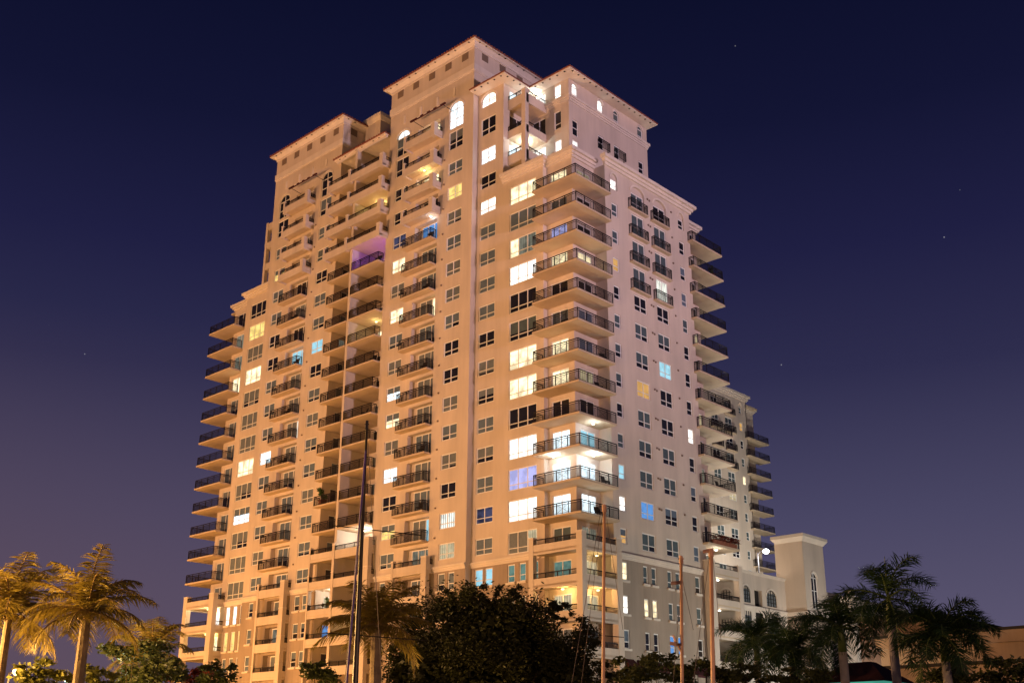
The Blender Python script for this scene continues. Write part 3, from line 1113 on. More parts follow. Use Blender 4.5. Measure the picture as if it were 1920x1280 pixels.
TOPP = F(-1) + 1.2
corner_parapet(-67.8, -61.58, 74.45, 80.05, -63.92, 76.6, PK)
pier(-67.83, -67.28, 74.42, 74.9, TOPP)
pier(-62.2, -61.55, 74.42, 75.05, TOPP)
pier(-62.2, -61.55, 79.3, 80.08, TOPP)
corner_parapet(-125.95, -119.3, 74.45, 80.05, -123.6, 76.6, PK, mirror=True)
pier(-125.98, -125.2, 74.42, 75.05, TOPP)
pier(-120.27, -119.27, 74.42, 75.05, TOPP)
pier(-125.98, -125.3, 79.3, 80.05, TOPP)
s = MB().box(-63.92, -61.56, 95.1, 100.2, -.16, 0, SLABM).box(-61.74, -61.58, 95.3, 99.5, -.34, .58, STUCCO).mesh('parapet_balcony')
r = railing_mesh([(-61.66, 95.2), (-61.66, 99.6)], .5, .58, double=False).mesh('railing')
for k in PK:
    o = place('parapet_balcony', s, tower, (0, 0, F(k)))
    place('railing', r, o)
pier(-62.4, -61.55, 94.4, 95.25, TOPP)
pier(-62.2, -61.55, 99.5, 100.25, TOPP)
for x0, x1 in ((-86.8, -86.48), (-82.32, -81.54)):
    for dx in (0, DX):
        pier(x0 + dx + .01, x1 + dx - .01, 74.43, 74.74 if x0 < -86 else 74.92, F(-1) + 1.2)
for x0, x1 in ((-100.74, -100.5), (-96.62, -96.22), (-91.4, -90.53)):
    pier(x0, x1, 74.43, 74.92, F(0) + 1.15)

# retractable awnings over the top balconies, with their arms
for dx in (0, DX):
    mb = MB().box(-85.85 + dx, -80.0 + dx, 73.85, 74.05, 71.93, 72.1, AWN)
    mb.tube([(-85.4 + dx, 74.0, 71.95), (-85.0 + dx, 75.3, 71.5)], .035, RAILM, 6)
    mb.tube([(-80.4 + dx, 74.0, 71.95), (-80.0 + dx, 75.3, 71.5)], .035, RAILM, 6)
    for i in range(4):
        mb.box(-84.6 + dx + i * 1.1, -84.1 + dx + i * 1.1, 73.82, 73.849, 71.95, 72.09, TRIM)
    mb.build('awning_bar', tower)

# little vent hoods and drain spouts that dot the walls
vh = MB().box(-.08, .08, -.12, 0, -.08, .08, VENTM).mesh('vent_hood')
for k in range(0, 15):
    for dx in (0, DX):
        place('vent_hood', vh, tower, (-81.35 + dx, F0, F(k) + .12))
for k in range(0, 12):
    place('vent_hood', vh, tower, (-62.45, 87.3, F(k) + 2.25), math.pi / 2)
    place('vent_hood', vh, tower, (-62.45, 87.65, F(k) + 2.2), math.pi / 2)
    place('vent_hood', vh, tower, (-62.45, 91.6, F(k) + 2.35), math.pi / 2)
# moulded relief plaques under the attic
rp = MB().box(-.16, .16, -.06, 0, -.55, .55, TRIM).mesh('relief_plaque')
for dx in (0, DX):
    for i in range(4):
        place('relief_plaque', rp, tower, (-88.6 + dx + i * 2.85, F0, 74.1))

# lamps that are on in the loggias
def ceiling_lamp(x, y, z, m, col, watts, root=None):
    o = MB().ball((0, 0, 0), .14, m, 8, .5).build('ceiling_lamp', root or tower, (x, y, z))
    ld = bpy.data.lights.new('lamp', 'POINT')
    ld.energy = watts
    ld.color = col
    ld.shadow_soft_size = .15
    lo = bpy.data.objects.new('lamp_light', ld)
    COL.objects.link(lo)
    lo.parent = o
    lo.location = (0, 0, -.25)
    return o


WH, YE, OR = (1, .93, .8), (1, .78, .3), (1, .6, .2)
ceiling_lamp(-93.6, 76.6, F(14) - .4, 'ceiling_yellow', YE, 85)
ceiling_lamp(-93.6, 76.4, F(1) - .4, 'ceiling_white', WH, 330)
ceiling_lamp(-91.9, 76.9, F(11) + .8, 'purple_glow', (.22, .05, 1), 230)
ceiling_lamp(-98.4, 76.6, F(-1) - .4, 'ceiling_white', WH, 160)
ceiling_lamp(-93.6, 76.8, F(-2) - .4, 'ceiling_yellow', (1, .85, .4), 45)
ceiling_lamp(-93.6, 76.6, F(9) - .4, 'ceiling_yellow', YE, 35)
ceiling_lamp(-64.8, 75.6, F(-2) - .4, 'ceiling_yellow', OR, 120)
ceiling_lamp(-62.9, 78.2, F(-2) - .4, 'ceiling_yellow', OR, 120)
ceiling_lamp(-62.8, 78.0, F(-1) - .4, 'ceiling_yellow', YE, 30)
ceiling_lamp(-62.6, 77.6, F(2) - .4, 'ceiling_white', (.80, .93, 1), 210)
ceiling_lamp(-65.6, 75.4, F(2) - .4, 'ceiling_white', (.80, .93, 1), 170)
ceiling_lamp(-62.6, 77.6, F(3) - .4, 'ceiling_white', (.80, .93, 1), 75)
for k in (0, -1, -2):
    ceiling_lamp(-62.6, 97.2, F(k) - .4, 'ceiling_white', (1, .95, .85), 45)
ceiling_lamp(-122, 75.5, F(-1) - .4, 'ceiling_yellow', (1, .85, .5), 380)
ceiling_lamp(-122, 75.5, F(-2) - .4, 'ceiling_yellow', YE, 200)
ceiling_lamp(-71.7, 78.3, 65.4, 'ceiling_white', (.9, 1, .95), 170)
ceiling_lamp(-71.6, 79.6, 72.2, 'ceiling_white', (1, .98, .85), 110)
ceiling_lamp(-84, 74.7, F(14) - .4, 'ceiling_yellow', YE, 70)
ceiling_lamp(-82.9, 74.9, F(12) - .4, 'ceiling_white', (.7, .8, 1), 25)

# ------------------------------------------------------------------ rear tower
rear = empty('rear_tower', (-104, 150, 0), 'second cream apartment tower standing behind the right end of the tall one', 'apartment tower')
WORLD_ROOTS.add('rear_tower')
RT = Fr('S', -94.05)
hh = []
for k in range(-1, 12):
    z = F(k) - .55
    for nm, u, w, a, b, c in (('paired_window', 142.6, 2.1, .95, 2.6, 2), ('paired_window', 146.8, 2.1, .95, 2.6, 2), ('paired_window', 150.8, 2.1, .95, 2.6, 2), ('narrow_window', 155.15, .95, 1.1, 2.55, 1)):
        top = k == 11
        s = {(7, 155.15): 'lit_warm', (6, 150.8): 'lit_cream', (6, 146.8): 'lit_cream', (10, 155.15): 'lit_amber'}.get((k, u), random.choice(('cool', 'cool', 'cool', 'dark')))
        if top:
            hh.append((u, u + w, z + a, z + 2.95, .16, z + 2.3, True))
            window(rear, RT, u + .05, u + w - .05, z + a + .01, z + 2.25, c, .4, s, nm, d=.15)
        else:
            hh.append((u, u + w, z + a, z + b, .12, None))
            window(rear, RT, u, u + w, z + a, z + b, c, .38, s, nm)
wall(RT, 138, 157.5, 0, 60, hh, root=rear)
boxpart('wall', -120, -94.25, 138, 138.3, 0, 60, STUCCO, rear)
boxpart('wall', -95.6, -95.4, 157.5, 161.5, 0, 59, STUCCO, rear)
boxpart('wall', -120, -95.4, 161.5, 161.8, 0, 59, STUCCO, rear)
boxpart('wall', -120.2, -120, 138, 161.8, 0, 60, STUCCO, rear)
boxpart('wall', -95.4, -94.05, 157.3, 157.5, 0, 60, STUCCO, rear)
cornice(RT, 138, 157.5, 59.5, 60.5, .6, True, True, root=rear)
cornice(Fr('S', -95.4), 158.1, 161.8, 58.6, 59.4, .6, False, True, root=rear)
boxpart('roof', -120, -94.3, 138.3, 161.5, 59, 59.3, SLABM, rear)
s = MB().box(-95.4, -93.3, 156.6, 163, -.2, 0, SLABM).mesh('balcony')
r = railing_mesh([(-94.05, 156.7), (-93.38, 156.7), (-93.38, 162.9), (-95.4, 162.9)], 1.07).mesh('railing')
for k in range(-1, 11):
    o = place('balcony', s, rear, (0, 0, F(k) - .35))
    place('railing', r, o)
s = MB().box(-.3, 2.4, -.62, .02, -.16, 0, SLABM).mesh('juliet_balcony')
r = railing_mesh([(-.25, 0), (-.25, -.55), (2.35, -.55), (2.35, 0)], 1.12).mesh('railing')
for k in (8, 9, 10, 11):
    for u in (146.8, 150.8):
        o = place('juliet_balcony', s, rear, RT.p(u, 0, F(k) - .5), math.pi / 2)
        place('railing', r, o)

# ------------------------------------------------------------------ parking podium and stair tower on the right
pod = empty('parking_building', (-75, 106, 0), 'low cream parking building with arched openings beside the tall tower', 'parking building')
WORLD_ROOTS.add('parking_building')
PW = Fr('S', -61.95)
IRON = mat('black_iron_grille', (0.02, 0.018, 0.016), 0.6, 0.3)
hp, hl = [], []


def grille(u0, u1, v0, v1, spring):
    mb = MB()
    w, h = u1 - u0, v1 - v0
    for i in range(5):
        x = w * i / 4
        t = h if spring is None else (spring - v0) + (v1 - spring) * math.sqrt(max(0, 1 - ((x - w / 2) / (w / 2)) ** 2))
        mb.box(x - .035, x + .035, .05, .1, 0, max(t, .1), IRON)
    for i in range(4):
        mb.box(0, w, .06, .09, h * i / 4 * .9, h * i / 4 * .9 + .06, IRON)
    if spring:
        ar = arch_pts(0, w, spring - v0, h, 12)
        for a, b in zip(ar[:-1], ar[1:]):
            mb.poly([(a[0], .05, a[1]), (b[0], .05, b[1]), (w / 2 + (b[0] - w / 2) * .93, .05, b[1] - .08), (w / 2 + (a[0] - w / 2) * .93, .05, a[1] - .08)], IRON)
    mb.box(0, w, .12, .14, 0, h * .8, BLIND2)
    mb.build('grille', pod, PW.p(u0, .02, v0), math.pi / 2)


for u0, u1, kind in ((100.6, 102.2, 'a'), (103.0, 104.5, 'd'), (105.4, 107.45, 'a')):
    if kind == 'a':
        hp.append((u0, u1, 17.7, 19.45, .2, 18.7, True))
        grille(u0, u1, 17.7, 19.45, 18.7)
    else:
        hp.append((u0, u1, 17.42, 19.2, .5, None, True))
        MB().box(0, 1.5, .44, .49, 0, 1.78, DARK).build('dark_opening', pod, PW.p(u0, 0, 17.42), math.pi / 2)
    hl.append((u0, u1, 14.7, 16.85, .2, None, True))
    if kind == 'a':
        grille(u0, u1, 14.7, 16.85, None)
    else:
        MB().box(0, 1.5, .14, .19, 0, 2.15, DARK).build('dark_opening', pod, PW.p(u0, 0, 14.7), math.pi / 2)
wall(PW, 100.3, 109.45, 17.0, 20.95, hp, root=pod)
EW = Fr('F', 100.3)
wall(EW, -72, -61.95, 0, 20.95, [(-64.4, -63.0, 17.4, 19.1, .2, 18.4, True), (-64.4, -63.0, 14.4, 16.1, .2, None, True)], root=pod)
for z in (17.4, 14.4):
    mb = MB()
    for i in range(5):
        mb.box(i * .34, i * .34 + .05, 0, .05, 0, 1.6, IRON)
    for i in range(3):
        mb.box(0, 1.4, .01, .04, .3 + i * .5, .36 + i * .5, IRON)
    mb.build('grille', pod, (-64.4, 100.4, z))
wall(PW, 100.3, 109.45, 0, 17.0, hl, TRIM, root=pod)
cornice(PW, 100.32, 109.45, 16.9, 17.4, .2, False, False, 'band', root=pod)
cornice(PW, 100.32, 109.45, 20.7, 21.0, .18, False, False, 'band', root=pod)
boxpart('roof', -90, -61.97, 100.5, 140, 19.8, 20.2, SLABM, pod)
boxpart('wall', -90, -62, 140, 140.3, 0, 20.5, STUCCO, pod)
boxpart('wall', -62.2, -61.96, 109.45, 140, 0, 20.6, STUCCO, pod)

stair = empty('stair_tower', (-61, 112, 0), 'pale square stair tower with one tall arched window above the palms', 'stair tower')
WORLD_ROOTS.add('stair_tower')
st_s = Fr('S', -59.49)
wall(Fr('F', 109.4), -62.7, -59.49, 17.3, 25.0, [], root=stair)
wall(Fr('F', 109.42), -62.7, -59.5, 0, 17.0, [], PODIUM, root=stair)
wall(st_s, 109.4, 114.0, 17.3, 25.0, [(110.75, 112.1, 17.7, 21.7, .15, 21.1)], root=stair)
wall(Fr('S', -59.5), 109.42, 114.0, 0, 17.0, [], PODIUM, root=stair)
boxpart('wall', -62.7, -59.5, 113.8, 114.0, 0, 25, STUCCO, stair)
boxpart('wall', -62.9, -62.7, 109.41, 114, 0, 25, STUCCO, stair)
mb = MB()
mb.frustum((-62.75, -59.43, 109.34, 114.06), 24.9, (-63.1, -59.1, 109.0, 114.4), 25.35, TRIM)
mb.box(-63.12, -59.08, 108.98, 114.42, 25.352, 25.68, TRIM)
mb.build('cornice', stair)
MB().box(-62.95, -59.3, 109.2, 114.2, 16.95, 17.35, TRIM).build('band', stair)
w_ = window(stair, st_s, 110.75, 112.1, 17.7, 21.7, 2, .5, 'dark', 'arched_window', arch=21.1)
mb = MB().box(-.55, .55, -.55, .55, 0, 18.9, STUCCO).box(-.75, .75, -.75, .75, 18.902, 19.2, TRIM).box(-.9, .9, -.9, .9, 19.202, 19.5, TRIM)
mb.ball((0, 0, 19.95), .45, TRIM, 12)
tag(mb.build('gate_pier', loc=(-58.35, 117.0, 0)), 'cream pier topped with a stone ball right of the stair tower', 'pier')

# ------------------------------------------------------------------ long low building at far right
BROWN = mat('brown_render', (0.15, 0.105, 0.085), 0.9, 0.15, noise=0.15, nscale=0.4, streak=0.15)
TAN = mat('tan_render', (0.30, 0.225, 0.15), 0.9, 0.15, noise=0.12, nscale=0.4, streak=0.1)
low = empty('warehouse_building', (-28, 92, 0), 'long low brown building with flat roof behind the royal palms', 'building')
WORLD_ROOTS.add('warehouse_building')
pA, pB = at(1617, 1173, 92), at(1742, 1162, 88)
mb = MB().box(pA.x, pB.x, 82, 95, 0, pA.z * 82 / pA.y + .4, BROWN)
mb.build('wall', low)
zt = pA.z * 82 / pA.y + .4
boxpart('parapet', pA.x - .15, pB.x + .15, 81.8, 95.2, zt + .002, zt + .25, DARK, low)
pC = at(1805, 1181, 86)
zc = (pC.z - 2) * 80 / pC.y + 2
boxpart('wall', pB.x - 3.5, 10, 80, 95, 0, zc - 1.0, TAN, low)
boxpart('fascia', pB.x - 3.7, 10.2, 79.7, 95.3, zc - .998, zc - .2, TAN, low)
boxpart('parapet', pB.x - 3.8, 10.3, 79.6, 95.4, zc - .198, zc, DARK, low)
# lower canopy in front
pD = at(1614, 1246, 76)
boxpart('canopy', pD.x, pD.x + 22, 70, 79.5, pD.z - 1.3, pD.z - .2, TAN, low)
boxpart('canopy_edge', pD.x - .2, pD.x + 22.2, 69.8, 79.55, pD.z - .198, pD.z, DARK, low)

# kiosk with a dark hip roof and a green-lit fascia
kp = at(1615, 1262, 62)
kio = empty('kiosk', (kp.x, kp.y, 0), 'small kiosk with dark pitched roof and glowing green fascia', 'kiosk')
mb = MB()
mb.frustum((-2.1, 2.1, -1.7, 1.7), kp.z - .5, (-.7, .7, -.3, .3), kp.z + .55, mat('dark_roof_shingle', (.05, .02, .022), .85, .1, noise=.2, nscale=4))
mb.build('roof', kio)
MB().box(-1.8, 1.8, -1.4, 1.4, 0, kp.z - .702, TAN).build('wall', kio)
MB().box(-1.9, 1.9, -1.5, 1.5, kp.z - .70, kp.z - .502, emit('green_fascia', (.14, .7, .52), .45, .2)).build('fascia', kio)

# ------------------------------------------------------------------ street lamps
LAMPN = 0


def street_lamp(x, y, h, m, col, watts, label, head=.22, arm=.9, group='street lamps of the marina', ang=0.0, z0=0.0):
    o = empty('street_lamp', (x, y, z0), label, 'street lamp', group, ang)
    MB().tube([(0, 0, 0), (0, 0, .5), (0, 0, h)], [.11, .09, .055], RAILM, 8).build('pole', o)
    MB().tube([(0, 0, h - .15), (arm * .5, 0, h + .08), (arm, 0, h + .1)], .035, RAILM, 6).build('arm', o)
    hd = MB().box(arm - .1, arm + .45, -.13, .13, h + .06, h + .18, RAILM).build('lamp_head', o)
    MB().ball((arm + .18, 0, h), head, m, 12, .8).build('lens', o)
    ld = bpy.data.lights.new('street_light', 'POINT')
    ld.energy = watts
    ld.color = col
    ld.shadow_soft_size = .3
    lo = bpy.data.objects.new('street_light', ld)
    COL.objects.link(lo)
    lo.parent = o
    lo.location = (arm + .18, 0, h - .7)
    return o


SOD = (1.0, .52, .265)
for x, y, h, w, t in ((-150, -6, 9, 135000, 'behind the far left palms'), (-108, -24, 9, 238000, 'left of the viewpoint'), (-50, 4, 9, 16000, 'further along the quay')):
    street_lamp(x, y, h, 'lamp_sodium', SOD if x > -140 else (1.0, .46, .12), w, 'tall sodium street lamp ' + t, group=None)
street_lamp(-45, 7.5, 6.5, 'lamp_sodium', (1.0, .55, .13), 46000, 'sodium street lamp close to the left coconut palms', group=None)
for i, x in enumerate((-140, -122, -104, -86)):
    street_lamp(x, 59.5, 5.5, 'lamp_sodium', (1.0, .45, .09), (8000, 9500, 6500, 2600)[i], ('sodium lamp on the pavement before the left corner terraces', 'sodium lamp on the pavement before the narrow lit windows', 'sodium lamp on the pavement before the loggias', 'sodium lamp hidden behind the big dark tree')[i], group=None)
street_lamp(6, 9, 6, 'lamp_sodium', (1.0, .56, .32), 15000, 'dock lamp right of the viewpoint', group=None)
fl = street_lamp(52, 58, 32, 'lamp_white', (1.0, .67, .80), 0, 'added high pinkish floodlight mast far to the right, out of view', group=None)  # unseen floodlight, added to brighten the upper right-hand walls
sp = bpy.data.lights.new('added_flood_beam', 'SPOT')
sp.energy, sp.color, sp.shadow_soft_size = 400000, (1.0, .71, .86), 2.5
sp.spot_size, sp.spot_blend = math.radians(52), 1.0
so = bpy.data.objects.new('added_flood_beam', sp)
COL.objects.link(so)
so.parent = fl
so.location = (1.1, 0, 31.3)
so.rotation_mode = 'QUATERNION'
so.rotation_quaternion = (Vector((-64, 86, 74)) - Vector((53.1, 58, 31.3))).to_track_quat('-Z', 'Y')
street_lamp(-44, 103, 5, 'lamp_white', (1.0, .98, .90), 13000, 'white lamp between the parking building and the low building', group=None)
street_lamp(-45, 78, 4, 'lamp_white', (.96, 1.0, .92), 4300, 'white lamp behind the hedge right of the tower', group=None)
street_lamp(-76, 140, 5, 'lamp_white', (1.0, .95, .84), 24000, 'white lamp on the parking deck hidden behind the stair tower', z0=20.2, group=None)
p = at(1435, 1033, 128)
street_lamp(p.x - 1.0, p.y, p.z - 20.2, 'lamp_white', (.95, .97, 1.0), 3800, 'glaring white lamp on the parking deck beside the stair tower', head=.34, z0=20.2, group=None)
p = at(33, 1258, 60)
street_lamp(p.x - .9, p.y, p.z, 'lamp_sodium', (1, .62, .2), 2600, 'glowing orange lamp low in the left corner', head=.3, group=None)
p = at(124, 1272, 56)
street_lamp(p.x - .9, p.y, p.z, 'lamp_green', (.7, 1, .75), 500, 'greenish lamp in the bushes below the coconut palm', head=.2, group=None)


# ------------------------------------------------------------------ plants
LEAF_PALM = mat('coconut_frond', (0.20, 0.15, 0.025), 0.55, 0.35, noise=0.35, nscale=1.2, trans=0.3)
LEAF_ROYAL = mat('royal_palm_frond', (0.022, 0.050, 0.017), 0.5, 0.35, noise=0.35, nscale=1.0, trans=0.25)
BARK = mat('palm_bark', (0.20, 0.15, 0.11), 0.9, 0.1, noise=0.3, nscale=3, bump=0.6, bscale=8)
GREYBARK = mat('grey_royal_trunk', (0.36, 0.33, 0.32), 0.85, 0.15, noise=0.2, nscale=2, bump=0.3, bscale=6)
SHAFT = mat('green_crownshaft', (0.09, 0.13, 0.035), 0.45, 0.4, noise=0.15, nscale=2)
RACH = mat('frond_midrib', (0.20, 0.13, 0.045), 0.6, 0.3)
LEAF_DARK = mat('dark_tree_leaf', (0.034, 0.036, 0.011), 0.55, 0.25, noise=0.5, nscale=0.9, trans=0.2)
LEAF_SHRUB = mat('shrub_leaf', (0.055, 0.065, 0.018), 0.5, 0.3, noise=0.5, nscale=1.5, trans=0.25)
LEAF_GRAPE = mat('sea_grape_leaf', (0.15, 0.15, 0.03), 0.5, 0.35, noise=0.5, nscale=2.0, trans=0.25)
LEAF_RED = mat('red_flower_leaf', (0.13, 0.022, 0.012), 0.6, 0.2, noise=0.5, nscale=2.0, trans=0.2)
WOOD = mat('dark_tree_bark', (0.06, 0.045, 0.03), 0.9, 0.1, noise=0.3, nscale=3)


def frond(mb, rnd, base, az, el, length, droop, leaf, lm, nl=34, rm=RACH, hang=1.0, plume=False):
    d = Vector((math.cos(az), math.sin(az), 0))
    pts = []
    e = el
    p = Vector(base)
    n = 10
    for i in range(n + 1):
        pts.append(p.copy())
        p = p + (d * math.cos(e) + Vector((0, 0, 1)) * math.sin(e)) * (length / n)
        e -= droop / n * (0.35 + 1.3 * i / n)
    mb.tube(pts, [.04 * (1 - .85 * i / n) + .006 for i in range(n + 1)], rm, 4, cap=False)
    side = d.cross(Vector((0, 0, 1)))
    Zv = Vector((0, 0, 1))
    for i in range(nl):
        t = .10 + .90 * (i + rnd.uniform(-.3, .3)) / (nl - 1)
        t = min(max(t, .05), .999)
        f = t * n
        k = min(int(f), n - 1)
        q = pts[k].lerp(pts[k + 1], f - k)
        tan = (pts[k + 1] - pts[k]).normalized()
        up = side.cross(tan).normalized()
        ll = leaf * (0.40 + 1.0 * math.sin(math.pi * min(1, t * .88 + .08))) * rnd.uniform(.8, 1.15)
        for sgn in (-1, 1):
            if plume:
                out = (side * sgn * rnd.uniform(.35, 1.0) + tan * rnd.uniform(.3, .8) + up * rnd.uniform(-.55, .6)).normalized()
            else:
                out = (side * sgn * rnd.uniform(.55, .9) + tan * rnd.uniform(.35, .7) - Zv * rnd.uniform(.3, .9) * hang + up * rnd.uniform(-.1, .3)).normalized()
            w = tan * (.016 + .012 * leaf)
            mid = q + out * ll * .55 - Zv * ll * .06 * hang
            tip = q + out * ll - Zv * ll * rnd.uniform(.25, .5) * hang
            mb.poly([q - w * .7, q + w * .7, mid + w, mid - w], lm)
            mb.poly([mid - w, mid + w, tip], lm)


def palm(name, px, py, dist, r, label, cat='palm tree', kind='coconut', nf=22, seed=1, trunk=.2, lean=(0, 0), group=None, spear=False):
    """crown centre at a photo pixel"""
    rnd = random.Random(seed)
    c = at(px, py, dist)
    bx, by = c.x + lean[0], c.y + lean[1]
    o = empty(name, (bx, by, 0), label, cat, group)
    cc = Vector((c.x - bx, c.y - by, c.z))
    pts = [Vector((0, 0, 0)).lerp(cc, t) + Vector((-lean[0], -lean[1], 0)) * .18 * math.sin(math.pi * t) for t in [i / 12 for i in range(13)]]
    if kind == 'royal':
        mb = MB().tube(pts, [trunk * (1.15 - .25 * i / 12) for i in range(13)], GREYBARK, 12)
        mb.build('trunk', o, smooth=True)
        sh = MB().tube([cc - Vector((0, 0, .15)), cc + Vector((0, 0, r * .25)), cc + Vector((0, 0, r * .52))], [trunk * .9, trunk * .85, trunk * .35], SHAFT, 10)
        sh.build('crownshaft', o, smooth=True)
        base = cc + Vector((0, 0, r * .48))
    else:
        mb = MB()
        P2, R2 = [], []
        for i in range(48):
            t = i / 47
            f = t * 12
            k = min(int(f), 11)
            P2.append(pts[k].lerp(pts[k + 1], f - k))
            R2.append(trunk * (1.3 - .45 * t) * (1 + .05 * (i % 2)) + .1 * trunk * max(0, .1 - t) * 10)
        mb.tube(P2, R2, BARK, 10)
        mb.build('trunk', o)
        base = cc
    cr = MB()
    lm = LEAF_PALM if kind == 'coconut' else LEAF_ROYAL
    for i in range(nf):
        az = i * 2.399 + rnd.uniform(-.25, .25)
        t = i / (nf - 1)
        if kind == 'coconut':
            el = 1.40 - 1.75 * t + rnd.uniform(-.18, .18)
            dr = rnd.uniform(1.0, 1.9) * (1 - .15 * t)
            frond(cr, rnd, base, az, el, r * rnd.uniform(.98, 1.25), dr, r * .26, lm, 50, hang=.5)
        else:
            el = 1.30 - 1.75 * t + rnd.uniform(-.15, .15)
            dr = rnd.uniform(1.5, 2.1)
            frond(cr, rnd, base, az, el, r * rnd.uniform(.92, 1.15), dr, r * .26, lm, 84, SHAFT, hang=.55, plume=True)
    if kind == 'royal':
        if spear:
            frond(cr, rnd, base, .3, 1.57, r * .75, .03, r * .03, SHAFT, 6, SHAFT)
    else:
        for i in range(6):
            a = rnd.uniform(0, 6.28)
            cr.ball(base + Vector((math.cos(a) * .2, math.sin(a) * .2, -.2)), .09, RACH, 6)
    cr.build('crown', o)
    return o


palm('coconut_palm', 18, 1148, 44, 2.2, 'sodium-lit coconut palm cut off by the left edge', seed=3, trunk=.15, nf=25)
palm('coconut_palm', 163, 1146, 40, 2.0, 'sodium-lit coconut palm with full crown left of the tower', seed=8, trunk=.19, lean=(-.1, .1), nf=25)
palm('coconut_palm', 706, 1172, 40, 1.9, 'coconut palm growing in front of the tower beside the dark mast', seed=11, trunk=.20, nf=25, lean=(.3, 0))
palm('coconut_palm', 284, 1222, 58, 2.0, 'small dark palm tuft between the coconut palm and the tower', seed=15, trunk=.13, nf=24)
palm('royal_palm', 1671, 1172, 52, 2.45, 'tall royal palm with grey trunk standing clear against the sky', kind='royal', seed=21, trunk=.20, nf=11, spear=True)
palm('royal_palm', 1580, 1222, 56, 2.4, 'royal palm drooping in front of the stair tower', kind='royal', seed=25, trunk=.22, nf=16)
palm('royal_palm', 1773, 1240, 48, 2.1, 'bushy royal palm before the long low building', kind='royal', seed=33, trunk=.19, nf=21)
palm('royal_palm', 1488, 1258, 60, 2.2, 'short palm under the stair tower with hidden trunk', kind='royal', seed=41, trunk=.24, nf=20)
palm('royal_palm', 1420, 1238, 66, 2.3, 'low palm beside the wooden masts and parking building', kind='royal', seed=47, trunk=.2, nf=18)


def leaf_cloud(mb, rnd, c, rx, ry, rz, n, size, lm, clumps=14, flat=0.5):
    cl = []
    for i in range(clumps):
        while True:
            v = Vector((rnd.uniform(-1, 1), rnd.uniform(-1, 1), rnd.uniform(-1, 1)))
            if .35 < v.length < 1:
                break
        cl.append((v, rnd.uniform(.22, .42)))
    for i in range(n):
        v, s = rnd.choice(cl)
        q = v + Vector((rnd.gauss(0, .44), rnd.gauss(0, .44), rnd.gauss(0, .36))) * s
        p = Vector((c[0] + q.x * rx, c[1] + q.y * ry, c[2] + q.z * rz))
        a = Vector((rnd.gauss(0, 1), rnd.gauss(0, 1), rnd.gauss(0, flat))).normalized()
        b = a.cross(Vector((rnd.gauss(0, 1), rnd.gauss(0, 1), rnd.gauss(0, 1)))).normalized()
        k = size * rnd.uniform(.6, 1.3)
        mb.poly([p - a * k, p + b * k * .42, p + a * k, p - b * k * .42], lm)


# the big dark tree before the tower
rnd = random.Random(5)
bt = at(925, 1180, 46)
tree = empty('broadleaf_tree', (bt.x, bt.y, 0), 'big dark broadleaf tree with rounded crown in front of the tower', 'tree')
mb = MB().tube([(0, 0, 0), (.1, 0, 1.2), (.05, .1, 2.4)], [.42, .33, .28], WOOD, 10)
for i in range(9):
    a = i * .7
    r1 = rnd.uniform(1.6, 3.2)
    mb.tube([(0, 0, 1.6 + .1 * i), (math.cos(a) * r1 * .5, math.sin(a) * r1 * .5, 3.4), (math.cos(a) * r1, math.sin(a) * r1, 5.0 + rnd.uniform(-.6, 1.2))], [.16, .09, .03], WOOD, 6)
mb.build('trunk', tree, smooth=True)
mb = MB()
ctr = 4.9
for dx, dy, dz, rx, rz, n in ((-.2, 0, 1.25, 2.9, 2.6, 13000), (-2.2, .2, .75, 2.2, 2.5, 9500), (2.1, .1, .45, 2.3, 2.4, 9500), (-1.2, -.4, 1.7, 1.9, 1.9, 6000), (.8, -.3, 1.5, 1.9, 1.9, 6000), (3.5, .2, -1.0, 1.5, 2.1, 5500), (-3.5, 0, -.8, 1.2, 2.3, 5500), (.2, 0, -2.2, 4.2, 2.2, 12000)):
    leaf_cloud(mb, rnd, (dx * CR.x * .98 + dy, dx * CR.y * .98 + dy, ctr + dz), rx, rx, rz, int(n * 1.5), .078, LEAF_DARK, 34)
for i in range(14):
    a = .25 + i * .2 + rnd.uniform(-.08, .08)
    leaf_cloud(mb, rnd, (math.cos(a) * 4.5 * CR.x, math.cos(a) * 4.5 * CR.y, ctr - .2 + math.sin(a) * 3.9), .6, .6, .5, 560, .075, LEAF_DARK, 7)
for dx, dz, rx, rz, n in ((0, 1.0, 2.5, 2.6, 4500), (-2.2, .1, 2.0, 2.3, 3000), (2.2, -.2, 1.9, 2.1, 3000), (0, -2.0, 4.0, 2.2, 4500), (3.2, -1.4, 1.3, 1.6, 1500), (-3.2, -1.2, 1.2, 1.8, 1500)):
    for i in range(n):
        while True:
            v = Vector((rnd.uniform(-1, 1), rnd.uniform(-1, 1), rnd.uniform(-1, 1)))
            if v.length < .93:
                break
        p = Vector((dx * CR.x + v.x * rx, dx * CR.y + v.y * rx, ctr + dz + v.z * rz))
        a = Vector((rnd.gauss(0, 1), rnd.gauss(0, 1), rnd.gauss(0, .6))).normalized()
        b = a.cross(Vector((rnd.gauss(0, 1), rnd.gauss(0, 1), rnd.gauss(0, 1)))).normalized()
        mb.poly([p - a * .2, p + b * .1, p + a * .2, p - b * .1], LEAF_DARK)
mb.build('crown', tree)


